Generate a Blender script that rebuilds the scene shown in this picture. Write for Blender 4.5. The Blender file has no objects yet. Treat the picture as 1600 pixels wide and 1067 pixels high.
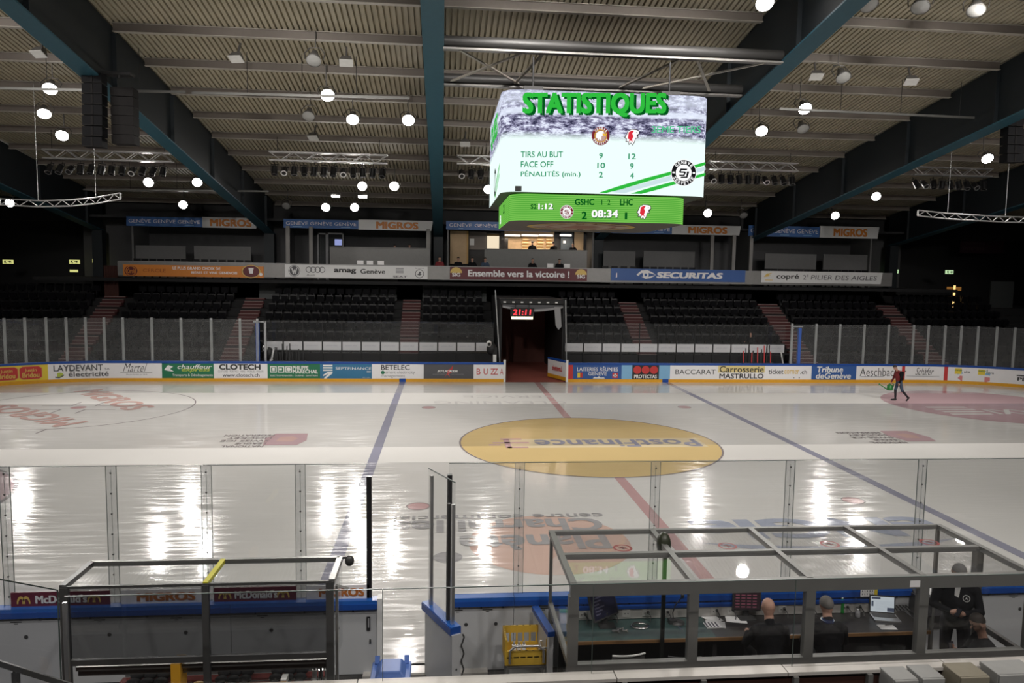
import bpy, bmesh, math, random
from mathutils import Vector as V, Matrix
random.seed(7)
S = bpy.context.scene; COL = S.collection
# ---------------------------------------------------------------- camera, world, exposure
F_PX, YAW, PITCH, ROLL = 1167.8, .0932, -.0891, .0152
CAM = V((-5.09, -25.14, 5.76))
_f = V((math.sin(YAW)*math.cos(PITCH), math.cos(YAW)*math.cos(PITCH), math.sin(PITCH)))
_r0 = V((math.cos(YAW), -math.sin(YAW), 0)); _u0 = _r0.cross(_f)
_r = math.cos(ROLL)*_r0 + math.sin(ROLL)*_u0; _u = -math.sin(ROLL)*_r0 + math.cos(ROLL)*_u0
cd = bpy.data.cameras.new('camera'); cam = bpy.data.objects.new('camera', cd); COL.objects.link(cam)
cd.sensor_width = 36; cd.lens = F_PX*36/1600; cd.clip_end = 300
cam.matrix_world = Matrix(((_r.x,_u.x,-_f.x,CAM.x),(_r.y,_u.y,-_f.y,CAM.y),(_r.z,_u.z,-_f.z,CAM.z),(0,0,0,1)))
S.camera = cam
wd = bpy.data.worlds.new('world'); S.world = wd; wd.use_nodes = True
wd.node_tree.nodes['Background'].inputs[0].default_value = (.5,.6,.75,1)
wd.node_tree.nodes['Background'].inputs[1].default_value = .004
S.view_settings.view_transform = 'Standard'; S.view_settings.look = 'None'
S.view_settings.gamma = 1; S.view_settings.use_curve_mapping = False
S.view_settings.exposure = 0.0
S.cycles.use_denoising = True
S.cycles.max_bounces = 10; S.cycles.transparent_max_bounces = 24; S.cycles.sample_clamp_indirect = 4
S.cycles.caustics_reflective = False; S.cycles.caustics_refractive = False
LAMP_W = 1160           # watts of one lit high-bay lamp

# ---------------------------------------------------------------- seeing: a pixel of the photograph as a ray
def ray(px, py): return ((px-800)/F_PX)*_r - ((py-533.5)/F_PX)*_u + _f
def atY(px, py, y): d = ray(px,py); return CAM + d*((y-CAM.y)/d.y)
def atZ(px, py, z): d = ray(px,py); return CAM + d*((z-CAM.z)/d.z)
def pxof(p): d = V(p)-CAM; k = d.dot(_f); return (800+F_PX*d.dot(_r)/k, 533.5-F_PX*d.dot(_u)/k)
ROOF0, SLOPE = 14.74, .148
RIDGE = -12.
def roof_z(y): return ROOF0 - SLOPE*(y if y>RIDGE else 2*RIDGE-y)
def at_roof(px, py, drop):                       # point hanging 'drop' below the sloping roof
    d = ray(px,py); t = (ROOF0-drop-SLOPE*CAM.y-CAM.z)/(d.z+SLOPE*d.y); return CAM + d*t

# ---------------------------------------------------------------- materials
MATS = {}
def M(name, col, rough=.6, metal=0., noise=.1, scale=6., emit=0., spec=.5, alpha=1.):
    if name in MATS: return MATS[name]
    m = bpy.data.materials.new(name); m.use_nodes = True; nt = m.node_tree; N = nt.nodes; L = nt.links
    b = N['Principled BSDF']; c = (*col,1)
    tc = N.new('ShaderNodeTexCoord'); nz = N.new('ShaderNodeTexNoise'); nz.inputs['Scale'].default_value = scale; nz.inputs['Detail'].default_value = 3
    mr = N.new('ShaderNodeMapRange'); mr.inputs[3].default_value = 1-noise; mr.inputs[4].default_value = 1+noise
    mx = N.new('ShaderNodeVectorMath'); mx.operation = 'SCALE'; mx.inputs[0].default_value = col
    L.new(tc.outputs['Object'], nz.inputs['Vector']); L.new(nz.outputs[0], mr.inputs[0]); L.new(mr.outputs[0], mx.inputs['Scale'])
    L.new(mx.outputs[0], b.inputs['Base Color'])
    b.inputs['Roughness'].default_value = rough; b.inputs['Metallic'].default_value = metal
    b.inputs['Specular IOR Level'].default_value = spec
    if emit: b.inputs['Emission Color'].default_value = c; b.inputs['Emission Strength'].default_value = emit
    m.diffuse_color = c; MATS[name] = m; return m
def glass(name, tint=(.93,.95,.95), haze=.04, gloss=.07, hazecol=(.8,.82,.82), rough=.02):
    m = bpy.data.materials.new(name); m.use_nodes = True; nt = m.node_tree; N = nt.nodes; L = nt.links
    N.remove(N['Principled BSDF']); out = N['Material Output']
    tr = N.new('ShaderNodeBsdfTransparent'); tr.inputs[0].default_value = (*tint,1)
    gl = N.new('ShaderNodeBsdfGlossy'); gl.inputs['Roughness'].default_value = rough
    df = N.new('ShaderNodeBsdfDiffuse'); df.inputs[0].default_value = (*hazecol,1)
    lf = N.new('ShaderNodeLayerWeight'); lf.inputs[0].default_value = .5; lp = N.new('ShaderNodeMath'); lp.operation = 'POWER'; lp.inputs[1].default_value = 5; L.new(lf.outputs['Facing'], lp.inputs[0])
    lw = N.new('ShaderNodeMath'); lw.operation = 'MULTIPLY_ADD'; lw.inputs[1].default_value = .96; lw.inputs[2].default_value = .04; L.new(lp.outputs[0], lw.inputs[0])
    ml = N.new('ShaderNodeMath'); ml.operation = 'MULTIPLY'; ml.inputs[1].default_value = gloss/.06; L.new(lw.outputs[0], ml.inputs[0]); ml.use_clamp = True
    nz = N.new('ShaderNodeTexNoise'); nz.inputs['Scale'].default_value = 5; mr = N.new('ShaderNodeMapRange'); mr.inputs[3].default_value = haze*.6; mr.inputs[4].default_value = haze*1.4
    L.new(nz.outputs[0], mr.inputs[0])
    a = N.new('ShaderNodeMixShader'); b = N.new('ShaderNodeMixShader')
    L.new(mr.outputs[0], a.inputs[0]); L.new(tr.outputs[0], a.inputs[1]); L.new(df.outputs[0], a.inputs[2])
    L.new(ml.outputs[0], b.inputs[0]); L.new(a.outputs[0], b.inputs[1]); L.new(gl.outputs[0], b.inputs[2]); L.new(b.outputs[0], out.inputs[0])
    m.diffuse_color = (.7,.8,.85,.3); MATS[name] = m; return m
def emis(name, col, s=1.):
    if name in MATS: return MATS[name]
    m = bpy.data.materials.new(name); m.use_nodes = True; N = m.node_tree.nodes; N.remove(N['Principled BSDF'])
    e = N.new('ShaderNodeEmission'); e.inputs[0].default_value = (*col,1); e.inputs[1].default_value = s
    m.node_tree.links.new(e.outputs[0], N['Material Output'].inputs[0]); m.diffuse_color = (*col,1); MATS[name] = m; return m
# frozen sheet: paint under a thin glossy layer; two lengthwise strips are drier and duller
BANDS = ((7.8, 10.87), (-2.52, -.45))
def ice_mat(name, col):
    if name in MATS: return MATS[name]
    m = bpy.data.materials.new(name); m.use_nodes = True; nt = m.node_tree; N = nt.nodes; L = nt.links; b = N['Principled BSDF']
    g = N.new('ShaderNodeNewGeometry'); sx = N.new('ShaderNodeSeparateXYZ'); L.new(g.outputs['Position'], sx.inputs[0])
    def mth(op, a, bb):
        n = N.new('ShaderNodeMath'); n.operation = op
        for i, q in enumerate((a, bb)):
            if isinstance(q, (int,float)): n.inputs[i].default_value = q
            else: L.new(q, n.inputs[i])
        return n.outputs[0]
    masks = [mth('MULTIPLY', mth('GREATER_THAN', sx.outputs[1], lo), mth('LESS_THAN', sx.outputs[1], hi)) for lo, hi in BANDS]
    dry = mth('ADD', masks[0], masks[1])
    mp = N.new('ShaderNodeMapping'); mp.inputs['Scale'].default_value = (.5,5.,1); L.new(g.outputs['Position'], mp.inputs[0])
    nz = N.new('ShaderNodeTexNoise'); nz.inputs['Scale'].default_value = 1.6; nz.inputs['Detail'].default_value = 5; L.new(mp.outputs[0], nz.inputs['Vector'])
    n2 = N.new('ShaderNodeTexNoise'); n2.inputs['Scale'].default_value = .35; L.new(g.outputs['Position'], n2.inputs['Vector'])
    mr = N.new('ShaderNodeMapRange'); mr.inputs[1].default_value = .40; mr.inputs[2].default_value = .64; mr.inputs[3].default_value = .025; mr.inputs[4].default_value = .22; L.new(nz.outputs[0], mr.inputs[0])
    rg = mth('ADD', mr.outputs[0], mth('MULTIPLY', dry, .38)); L.new(rg, b.inputs['Roughness'])
    sp = mth('SUBTRACT', .24, mth('MULTIPLY', dry, .24)); L.new(sp, b.inputs['Specular IOR Level'])
    mv = N.new('ShaderNodeMapRange'); mv.inputs[3].default_value = .94; mv.inputs[4].default_value = 1.04; L.new(n2.outputs[0], mv.inputs[0])
    sc = N.new('ShaderNodeVectorMath'); sc.operation = 'SCALE'; sc.inputs[0].default_value = col; L.new(mth('MULTIPLY', mv.outputs[0], mth('ADD', .89, mth('MULTIPLY', dry, .11))), sc.inputs['Scale']); L.new(sc.outputs[0], b.inputs['Base Color'])
    bp = N.new('ShaderNodeBump'); bp.inputs['Strength'].default_value = .16; bp.inputs['Distance'].default_value = .02; L.new(nz.outputs[0], bp.inputs['Height']); L.new(bp.outputs[0], b.inputs['Normal'])
    m.diffuse_color = (*col,1); MATS[name] = m; return m

# ---------------------------------------------------------------- mesh builder
class MB:
    def __init__(s): s.v=[]; s.f=[]; s.m=[]; s.ms=[]; s.sm=[]
    def mi(s, m):
        if m not in s.ms: s.ms.append(m)
        return s.ms.index(m)
    def add(s, vs, fs, m, smooth=False):
        o=len(s.v); s.v += [V(q) for q in vs]; k=s.mi(m)
        for f in fs: s.f.append([o+i for i in f]); s.m.append(k); s.sm.append(smooth)
        return s
    def bx(s, x0,x1,y0,y1,z0,z1, m):
        x0,x1=sorted((x0,x1)); y0,y1=sorted((y0,y1)); z0,z1=sorted((z0,z1))
        return s.add([(x0,y0,z0),(x1,y0,z0),(x1,y1,z0),(x0,y1,z0),(x0,y0,z1),(x1,y0,z1),(x1,y1,z1),(x0,y1,z1)],
            [(0,3,2,1),(4,5,6,7),(0,1,5,4),(1,2,6,5),(2,3,7,6),(3,0,4,7)], m)
    def bar(s, p, q, w, h, m, up=(0,0,1)):
        p,q=V(p),V(q); d=(q-p).normalized(); u=V(up)
        if abs(d.dot(u))>.98: u=V((0,1,0))
        a=d.cross(u).normalized()*w/2; b=a.cross(d).normalized()*h/2
        vs=[p-a-b,p+a-b,p+a+b,p-a+b,q-a-b,q+a-b,q+a+b,q-a+b]
        return s.add(vs,[(0,1,2,3),(7,6,5,4),(0,4,5,1),(1,5,6,2),(2,6,7,3),(3,7,4,0)],m)
    def tube(s, p, q, r, m, n=10, r2=None, cap=True):
        p,q=V(p),V(q); r2=r if r2 is None else r2; d=(q-p).normalized(); u=V((0,0,1)) if abs(d.z)<.95 else V((1,0,0))
        a=d.cross(u).normalized(); b=a.cross(d)
        vs=[]
        for c,rr in ((p,r),(q,r2)): vs += [c+(a*math.cos(2*math.pi*i/n)+b*math.sin(2*math.pi*i/n))*rr for i in range(n)]
        fs=[(i,(i+1)%n,n+(i+1)%n,n+i) for i in range(n)]
        s.add(vs,fs,m,True)
        if cap: s.add(vs,[list(range(n))[::-1],list(range(n,2*n))],m)
        return s
    def path(s, pts, r, m, n=8):
        for a,b in zip(pts,pts[1:]): s.tube(a,b,r,m,n)
        return s
    def lathe(s, prof, o, ax, m, n=20):
        o=V(o); d=V(ax).normalized(); u=V((0,0,1)) if abs(d.z)<.95 else V((1,0,0)); a=d.cross(u).normalized(); b=a.cross(d)
        vs=[]
        for r,z in prof: vs += [o+d*z+(a*math.cos(2*math.pi*i/n)+b*math.sin(2*math.pi*i/n))*r for i in range(n)]
        fs=[(k*n+i,k*n+(i+1)%n,(k+1)*n+(i+1)%n,(k+1)*n+i) for k in range(len(prof)-1) for i in range(n)]
        return s.add(vs,fs,m,True)
    def disc(s, o, ax, r, m, n=24, r2=None):
        o=V(o); d=V(ax).normalized(); u=V((0,0,1)) if abs(d.z)<.95 else V((1,0,0)); a=d.cross(u).normalized(); b=a.cross(d); r2=r2 or r
        return s.add([o+a*math.cos(2*math.pi*i/n)*r+b*math.sin(2*math.pi*i/n)*r2 for i in range(n)],[list(range(n))],m)
    def ell(s, c, rx,ry,rz, m, n=14, k=9):
        c=V(c); vs=[c+V((0,0,rz))]
        for j in range(1,k):
            t=math.pi*j/k; vs += [c+V((rx*math.sin(t)*math.cos(2*math.pi*i/n), ry*math.sin(t)*math.sin(2*math.pi*i/n), rz*math.cos(t))) for i in range(n)]
        vs.append(c-V((0,0,rz))); fs=[(0,1+i,1+(i+1)%n) for i in range(n)]
        for j in range(k-2): fs += [(1+j*n+i,1+(j+1)*n+i,1+(j+1)*n+(i+1)%n,1+j*n+(i+1)%n) for i in range(n)]
        e=len(vs)-1; fs += [(1+(k-2)*n+i,e,1+(k-2)*n+(i+1)%n) for i in range(n)]
        return s.add(vs,fs,m,True)
    def poly(s, pts, m): return s.add(pts,[list(range(len(pts)))],m)
    def flat(s, o, ux, uy, pts, m, off=0.):                    # a flat outline in the plane (o; ux, uy), lifted by off along the normal
        o,ux,uy=V(o),V(ux),V(uy); n=ux.cross(uy).normalized()*off
        return s.add([o+ux*a+uy*b+n for a,b in pts],[list(range(len(pts)))],m)
    def ring(s, o, ux, uy, r0, r1, m, off=0., n=40, a0=0., a1=2*math.pi):
        o,ux,uy=V(o),V(ux),V(uy); nn=ux.cross(uy).normalized()*off; vs=[]
        for i in range(n+1):
            t=a0+(a1-a0)*i/n
            for r in (r0,r1): vs.append(o+ux*math.cos(t)*r+uy*math.sin(t)*r+nn)
        return s.add(vs,[(2*i,2*i+1,2*i+3,2*i+2) for i in range(n)],m)
    def text(s, body, o, ux, uy, w, h, m, bold=0., shear=0., off=.006, fit=True):
        """lettering whose outline box runs w along ux and h along uy from the corner o"""
        vs,fs=glyphs(body,min(bold,0.),shear)
        if not vs: return s
        if bold>.008:                                        # heavier strokes: the outline doubled a little to each side
            n0=len(vs); base=vs; vs=[]; f0=fs; fs=[]
            for q,(dx,dy) in enumerate(((-1,-.7),(1,-.7),(1,.7),(-1,.7))): vs=vs+[(a+dx*bold,b+dy*bold) for a,b in base]; fs=fs+[[i+q*n0 for i in f] for f in f0]
        lift=len(base) if bold>.008 else len(vs)
        x0=min(a for a,_ in vs); x1=max(a for a,_ in vs); y0=min(b for _,b in vs); y1=max(b for _,b in vs)
        kx=w/(x1-x0); ky=h/(y1-y0)
        if not fit: kx=ky=min(kx,ky)
        o,ux,uy=V(o),V(ux),V(uy); n=ux.cross(uy).normalized()*off
        n1=n.normalized()*.0015
        return s.add([o+ux*(a-x0)*kx+uy*(b-y0)*ky+n+n1*(i//lift) for i,(a,b) in enumerate(vs)],fs,m)
    def arc_text(s, body, o, ux, uy, r, size, m, mid=90., span=100., inward=False, bold=.02, off=.008):
        o,ux,uy=V(o),V(ux),V(uy); k=len(body)
        for i,ch in enumerate(body):
            if ch==' ': continue
            f=(i/(k-1)-.5) if k>1 else 0
            t=math.radians(mid+(f*span if inward else -f*span)); rad=ux*math.cos(t)+uy*math.sin(t); tan=-ux*math.sin(t)+uy*math.cos(t)
            a,b=(tan,-rad) if inward else (-tan,rad)
            w=size*(.3 if ch in 'I!1' else .72); s.text(ch, o+rad*r-a*w/2-b*size/2, a, b, w, size, m, bold, 0, off)
        return s
    def build(s, name, parent=None, base=None, bevel=0., up=None):
        me=bpy.data.meshes.new(name)
        if parent is not None: base = parent['_o'] if '_o' in parent else tuple(parent.matrix_world.translation)
        if base is None:
            base=((min(q.x for q in s.v)+max(q.x for q in s.v))/2,(min(q.y for q in s.v)+max(q.y for q in s.v))/2,min(q.z for q in s.v))
        base=V(base)
        me.from_pydata([q-base for q in s.v],[],s.f)
        for m in s.ms: me.materials.append(m)
        me.polygons.foreach_set('material_index',s.m); me.polygons.foreach_set('use_smooth',s.sm); me.update()
        o=bpy.data.objects.new(name,me); COL.objects.link(o); ORG[o.name]=base
        if parent is not None:
            o.parent=parent; o.location=base-ORG[parent.name]
        else: o.location=base
        if bevel:
            b=o.modifiers.new('bevel','BEVEL'); b.width=bevel; b.segments=2; b.limit_method='ANGLE'
        return o
ORG={}
_gc={}
def glyphs(body,bold,shear):
    k=(body,bold,shear)
    if k in _gc: return _gc[k]
    cu=bpy.data.curves.new('t','FONT'); cu.body=body; cu.size=1; cu.offset=bold; cu.shear=shear; cu.resolution_u=3; cu.fill_mode='FRONT'
    ob=bpy.data.objects.new('t',cu); me=ob.to_mesh()
    vs=[(q.co.x,q.co.y) for q in me.vertices]; fs=[list(p.vertices) for p in me.polygons]
    ob.to_mesh_clear(); bpy.data.objects.remove(ob); bpy.data.curves.remove(cu)
    _gc[k]=(vs,fs); return _gc[k]

# ---------------------------------------------------------------- naming helpers
def tag(o,label,cat,group=None,kind=None):
    o['label']=label; o['category']=cat
    if group: o['group']=group
    if kind: o['kind']=kind
    return o
def thing(name,label,cat,loc,group=None):
    o=bpy.data.objects.new(name,None); o.empty_display_size=.2; COL.objects.link(o); o.location=V(loc); ORG[o.name]=V(loc)
    return tag(o,label,cat,group)
def struct(o): o['kind']='structure'; return o
_b=MB.build
def build(mb,name,parent=None,**k):
    if parent is not None:
        base=ORG[parent.name]; o=_b(mb,name,None,base=base,**k); o.parent=parent; o.location=(0,0,0); ORG[o.name]=base; return o
    return _b(mb,name,None,**k)
MB.build=lambda s,name,parent=None,**k: build(s,name,parent,**k)
def dup(o,parent=None,loc=None,rot=None,mat=None):
    c=o.copy(); COL.objects.link(c)
    if parent: c.parent=parent
    if loc is not None: c.location=V(loc)
    if rot is not None: c.rotation_euler=rot
    for ch in list(o.children): dup(ch,c)
    return c
ORD=['first','second','third','fourth','fifth','sixth','seventh','eighth','ninth','tenth','eleventh','twelfth','thirteenth','fourteenth','fifteenth','sixteenth','seventeenth','eighteenth','nineteenth','twentieth']
X,Y,Z=V((1,0,0)),V((0,1,0)),V((0,0,1))
# ================================================================ the building
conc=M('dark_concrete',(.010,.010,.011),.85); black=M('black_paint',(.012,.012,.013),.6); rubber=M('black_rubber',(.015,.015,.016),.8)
steel=M('galvanised_steel',(.42,.43,.44),.4,.7); grey=M('grey_paint',(.30,.30,.31),.55); white=M('white_panel',(.78,.78,.77),.45,noise=.04)
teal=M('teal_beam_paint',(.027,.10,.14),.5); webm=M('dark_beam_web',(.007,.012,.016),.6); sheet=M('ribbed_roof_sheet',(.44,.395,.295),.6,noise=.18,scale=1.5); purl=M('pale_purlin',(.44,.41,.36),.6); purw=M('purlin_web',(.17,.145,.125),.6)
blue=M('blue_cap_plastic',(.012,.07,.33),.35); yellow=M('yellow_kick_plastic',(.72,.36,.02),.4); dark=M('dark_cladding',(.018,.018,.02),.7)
alu=M('aluminium',(.62,.62,.62),.35,.8); chrome=M('chrome_wire',(.7,.7,.7),.2,1.)
def room():
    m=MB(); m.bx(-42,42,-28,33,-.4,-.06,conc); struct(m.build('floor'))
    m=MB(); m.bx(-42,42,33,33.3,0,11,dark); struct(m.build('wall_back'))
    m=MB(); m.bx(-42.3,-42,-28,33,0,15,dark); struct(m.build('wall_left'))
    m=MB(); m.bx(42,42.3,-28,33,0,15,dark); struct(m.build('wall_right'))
    m=MB(); p=.21; prof=[(0,0),(.135,0),(.142,.14),(.203,.14)]
    xs=[]; x=-42
    while x<42: xs += [(x+a,b) for a,b in prof]; x+=p
    n=len(xs); ys=[-28,RIDGE,33]; vs=[]
    for y in ys: vs += [(a,y,roof_z(y)+.32+b) for a,b in xs]
    vs += [(a,y,roof_z(y)+.5) for y in ys for a in (-42,42)]
    fs=[(r*n+i,(r+1)*n+i,(r+1)*n+i+1,r*n+i+1) for r in range(2) for i in range(n-1)]
    k=3*n; fs += [(k,k+1,k+3,k+2),(k+2,k+3,k+5,k+4)]
    m.add(vs,fs,sheet); struct(m.build('ceiling'))
room()
BX=[-28.5,-17.1,-5.43,6.1,17.2,28.6]; BNAME=['far left','left','centre','right','far right','farthest right']
PY=[-2.034+2.864*i for i in range(12)]
def beams():
    for bx,nm in zip(BX,BNAME):
        g=thing('roof_beam','dark teal steel roof beam, '+{'far left':'the leftmost, dimly lit one','left':'the one left of the middle beam','centre':'the upright-looking middle one','right':'the one just right of the scoreboard','far right':'the one ending over the pale gallery banner','farthest right':'the rightmost, dimly lit one'}[nm],'beam',(bx,29,roof_z(29)-2.2),'teal roof beams')
        e=.05
        def slab(x0,x1,d0,d1):
            m=MB()
            for (ya,yb) in ((-27.5,RIDGE),(RIDGE,29)):
                z=lambda y,d: roof_z(y)-d
                m.add([(x0,ya,z(ya,d1)),(x1,ya,z(ya,d1)),(x1,yb,z(yb,d1)),(x0,yb,z(yb,d1)),(x0,ya,z(ya,d0)),(x1,ya,z(ya,d0)),(x1,yb,z(yb,d0)),(x0,yb,z(yb,d0))],
                  [(0,3,2,1),(4,5,6,7),(0,1,5,4),(1,2,6,5),(2,3,7,6),(3,0,4,7)],teal)
            return m
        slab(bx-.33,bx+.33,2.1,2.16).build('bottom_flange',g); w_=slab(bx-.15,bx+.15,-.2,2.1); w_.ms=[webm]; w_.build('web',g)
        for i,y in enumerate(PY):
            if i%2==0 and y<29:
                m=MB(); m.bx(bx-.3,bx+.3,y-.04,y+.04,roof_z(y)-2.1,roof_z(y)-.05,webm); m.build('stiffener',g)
        m=MB(); m.bx(bx-.33,bx+.33,28.4,29,4.6,roof_z(29)-2.1,webm); m.build('column',g)
beams()
def purlins():
    for b in range(5):
        x0,x1=BX[b]+.2,BX[b+1]-.2
        m=MB(); h=.32
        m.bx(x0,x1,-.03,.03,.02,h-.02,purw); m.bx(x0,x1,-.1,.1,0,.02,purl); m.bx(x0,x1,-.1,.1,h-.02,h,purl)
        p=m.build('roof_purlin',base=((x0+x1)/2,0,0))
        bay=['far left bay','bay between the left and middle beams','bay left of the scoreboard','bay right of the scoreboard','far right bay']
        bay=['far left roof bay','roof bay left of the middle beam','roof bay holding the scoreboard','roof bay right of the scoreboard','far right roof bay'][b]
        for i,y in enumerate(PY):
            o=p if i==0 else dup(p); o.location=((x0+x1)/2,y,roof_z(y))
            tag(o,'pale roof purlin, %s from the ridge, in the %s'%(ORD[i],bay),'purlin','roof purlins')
purlins()
# ---------------------------------------------------------------- rink outline
W,HL,CR=14.6,30.,8.5
def rink_pos(s):                       # along the far boards: s = x on the straight, then round the corners
    k=HL-CR
    if abs(s)<=k: return V((s,W,0)),V((1,0,0))
    sg=1 if s>0 else -1; a=min((abs(s)-k)/CR,math.pi/2); e=abs(s)-k-CR*math.pi/2
    p=V((sg*(k+CR*math.sin(a)),W-CR+CR*math.cos(a),0)); t=V((math.cos(a),-sg*math.sin(a),0))
    if e>0: p.y-=e
    return p,t
def s_of(px,z=.6):
    lo,hi=-40.,40.
    for _ in range(50):
        mid=(lo+hi)/2; p,_t=rink_pos(mid)
        if pxof((p.x,p.y,z))[0]<px: lo=mid
        else: hi=mid
    return (lo+hi)/2
ICE=ice_mat('ice',(.80,.785,.76))
def outline(inset=0,n=10):
    k=HL-CR; w=W-inset; pts=[]
    for cx,cy,a0 in ((k,W-CR,0),(-k,W-CR,90),(-k,-14.5+CR,180),(k,-14.5+CR,270)):
        for i in range(n+1):
            a=math.radians(a0+90*i/n); pts.append((cx+(CR-inset)*math.cos(a),cy+(CR-inset)*math.sin(a)))
    return pts
m=MB(); o=outline(); n=len(o)
m.add([(a,b,0) for a,b in o]+[(a,b,-.05) for a,b in o],[list(range(n))]+[(i,i+n,(i+1)%n+n,(i+1)%n) for i in range(n)],ICE)
m.bx(-6.0,-4.95,-14.72,-14.45,-.05,0,ICE)
rink=m.build('ice_sheet',base=(0,0,-.05)); tag(rink,'white ice sheet of the rink painted with lines and adverts','ice')
paint={}
def pm(n,c): return ice_mat('ice_paint_'+n,c)
p_blue=pm('blue',(.34,.34,.43)); p_red=pm('red',(.64,.41,.41)); p_yel=pm('yellow',(.74,.56,.27)); p_line=pm('line',(.30,.26,.27)); p_grey=pm('grey',(.46,.45,.46)); p_org=pm('orange',(.78,.56,.48)); p_eblue=pm('engie',(.48,.52,.64)); p_maroon=pm('maroon',(.60,.42,.45)); p_white=pm('white',(.80,.785,.76)); p_mig=pm('migros',(.68,.46,.42)); p_pale=pm('pale',(.66,.64,.63))
z1,z2,z3=.003,.005,.007
def strip(name,x0,x1,y0,y1,mat,z=z1,lab=None):
    m=MB(); m.poly([(x0,y0,z),(x1,y0,z),(x1,y1,z),(x0,y1,z)],mat); o=m.build(name,rink)
    if lab: o['label']=lab
strip('blue_line',-7.34,-7.04,-14.4,W-.1,p_blue,lab='left blue line across the ice'); strip('blue_line',7.04,7.34,-14.4,W-.1,p_blue,lab='right blue line across the ice')
strip('centre_line',-.15,.15,-14.4,W-.1,p_red,lab='red centre line')
def circ(name,c,r,fill,ring=None,z=z1,rw=.06):
    m=MB(); m.disc((c[0],c[1],z),Z,r,fill,64); o=m.build(name,rink)
    if ring: m=MB(); m.ring((c[0],c[1],z+.002),X,Y,r-rw,r,ring,0,96); m.build(name+'_outline',rink)
    return o
circ('centre_circle_disc',(0,0),4.5,p_yel,p_line,z2)['label']='yellow centre circle with sponsor lettering'
strip('lettering_panel',-2.9,4.0,-.75,.62,pm('cream',(.80,.68,.45)),z2+.001)
m=MB(); m.text('PostFinance',(3.85,.45,z3),-X,-Y,5.75,1.1,p_blue,.02,0,.002); m.build('centre_lettering',rink)
m=MB()
for a,b,c,d in ((-2.1,-.05,-3.35,.12),(-2.75,-.75,-2.95,.55),(-2.3,.5,-3.05,.7),(-2.2,-.75,-2.9,-.55),(-3.5,-.35,-3.1,-.2)): m.bx(a,c,b,d,z3,z3+.002,pm('cross',(.62,.40,.42)))
m.build('cross_emblem',rink)
for x in (-5.66,5.66):
    for y,nm in ((6.9,'far'),(-6.9,'near')):
        circ('faceoff_spot',(x,y),.3,p_red,p_line,rw=.03)['label']='%s faceoff spot %s of the centre line'%(nm,'left' if x<0 else 'right')
# end-zone circles
def zone(cx,cy,fill,lab):
    m=MB(); m.ring((cx,cy,z1),X,Y,4.45,4.5,p_line,0,96); m.build('faceoff_circle',rink)['label']=lab
    circ('faceoff_spot',(cx,cy),.3,p_red)
zone(-20.1,7.0,None,'far left faceoff circle with orange lettering')
m=MB(); a=atZ(134,668,0); b=atZ(10,636,0); ux=(b-a).normalized(); uy=V((ux.y,-ux.x,0))*-1
if uy.y>0: uy=-uy
m.text('MIGROS',V((-18.3,3.95,z1)),V((-.78,.62,0)),V((-.62,-.78,0)),6.2,1.25,p_mig,.03,0,.002); m.build('circle_lettering',rink); m=MB()
m.text('MIGROS',V((-22.3,11.2,z1)),V((.66,-.75,0)),V((.75,.66,0)),6.6,1.25,p_mig,.03,0,.002); m.build('circle_lettering',rink)
m=MB()
for sx in (-1,1):
    for sy in (-1,1):
        m.bx(-20.1+sx*.45,-20.1+sx*1.65,7+sy*.42,7+sy*.47,z1,z1+.002,p_line); m.bx(-20.1+sx*.45,-20.1+sx*.5,7+sy*.42,7+sy*1.3,z1,z1+.002,p_line)
for x in (-20.9,-19.2): m.bx(x,x+.06,1.9,2.6,z1,z1+.002,p_line)
m.build('hash_marks',rink)
circ('faceoff_disc',(20.3,7.2),4.5,p_maroon)['label']='far right faceoff circle filled dusky red'
m=MB()
for i in range(4): m.bx(17.0,18.9,5.0+i*.55,5.25+i*.55,z2,z2+.002,p_white)
m.text('MAXI',V((22.5,6.2,z2)),-X,-Y,3.3,1.2,p_white,.02,0,.002); m.build('disc_lettering',rink)
circ('faceoff_disc',(-20.3,-6.6),4.5,p_maroon,p_line,rw=.1)['label']='near left faceoff circle filled dusky red'
m=MB(); m.text('MAXI',V((-17.2,-6.4,z2)),-X,-Y,3.,1.2,p_white,.02,0,.002); m.build('disc_lettering',rink)
# league marks either side of the centre circle
for (xa,xe,sg) in ((-13.1,-9.7,1),(9.3,12.9,1)):
    m=MB()
    for i,(t,w) in enumerate((('NATIONAL',1.35),('LEAGUE',1.0),('SWISS ICE',1.6),('HOCKEY',1.5),('FEDERATION',1.7))):
        m.text(t,V((xa+2.15,1.9-i*.42 if False else -.15+i*.42,z1)),-X,-Y,w,.26,p_line,.01,0,.002)
    m.build('league_lettering',rink)
    m=MB(); m.flat(V((xe-1.15,.8,z1)),X,Y,[(-.15,-.9),(.95,-.9),(1.15,-.2),(1.0,.9),(-.1,.9),(-.3,.1)],p_maroon,.002)
    m.flat(V((xe-.7,.8,z2)),X,Y,[(-.3,-.35),(.25,-.4),(.35,.1),(.1,.45),(-.3,.3)],p_mig,.002); m.build('league_emblem',rink)
m=MB(); m.text('CLEANING',V((.55,8.5,z1)),-X,-Y,6.0,.75,p_pale,.0,0,.002); m.text('SERVICE',V((.2,10.1,z1)),-X,-Y,4.3,.65,p_pale,0,0,.002); m.build('strip_lettering',rink)
m=MB(); m.disc((-2.75,-9.55,z1),Z,1.78,p_org,64,r2=1.75); m.build('shopping_centre_disc',rink)
m=MB(); m.text('Planète',V((-1.45,-9.05,z2)),-X,-Y,3.25,.95,p_grey,.03,0,.002); m.text('Charmilles',V((-1.35,-8.0,z2)),-X,-Y,4.85,.85,p_grey,.03,0,.002); m.text('centre commercial',V((-1.2,-7.65,z2)),-X,-Y,5.0,.34,p_grey,.01,0,.002)
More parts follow.
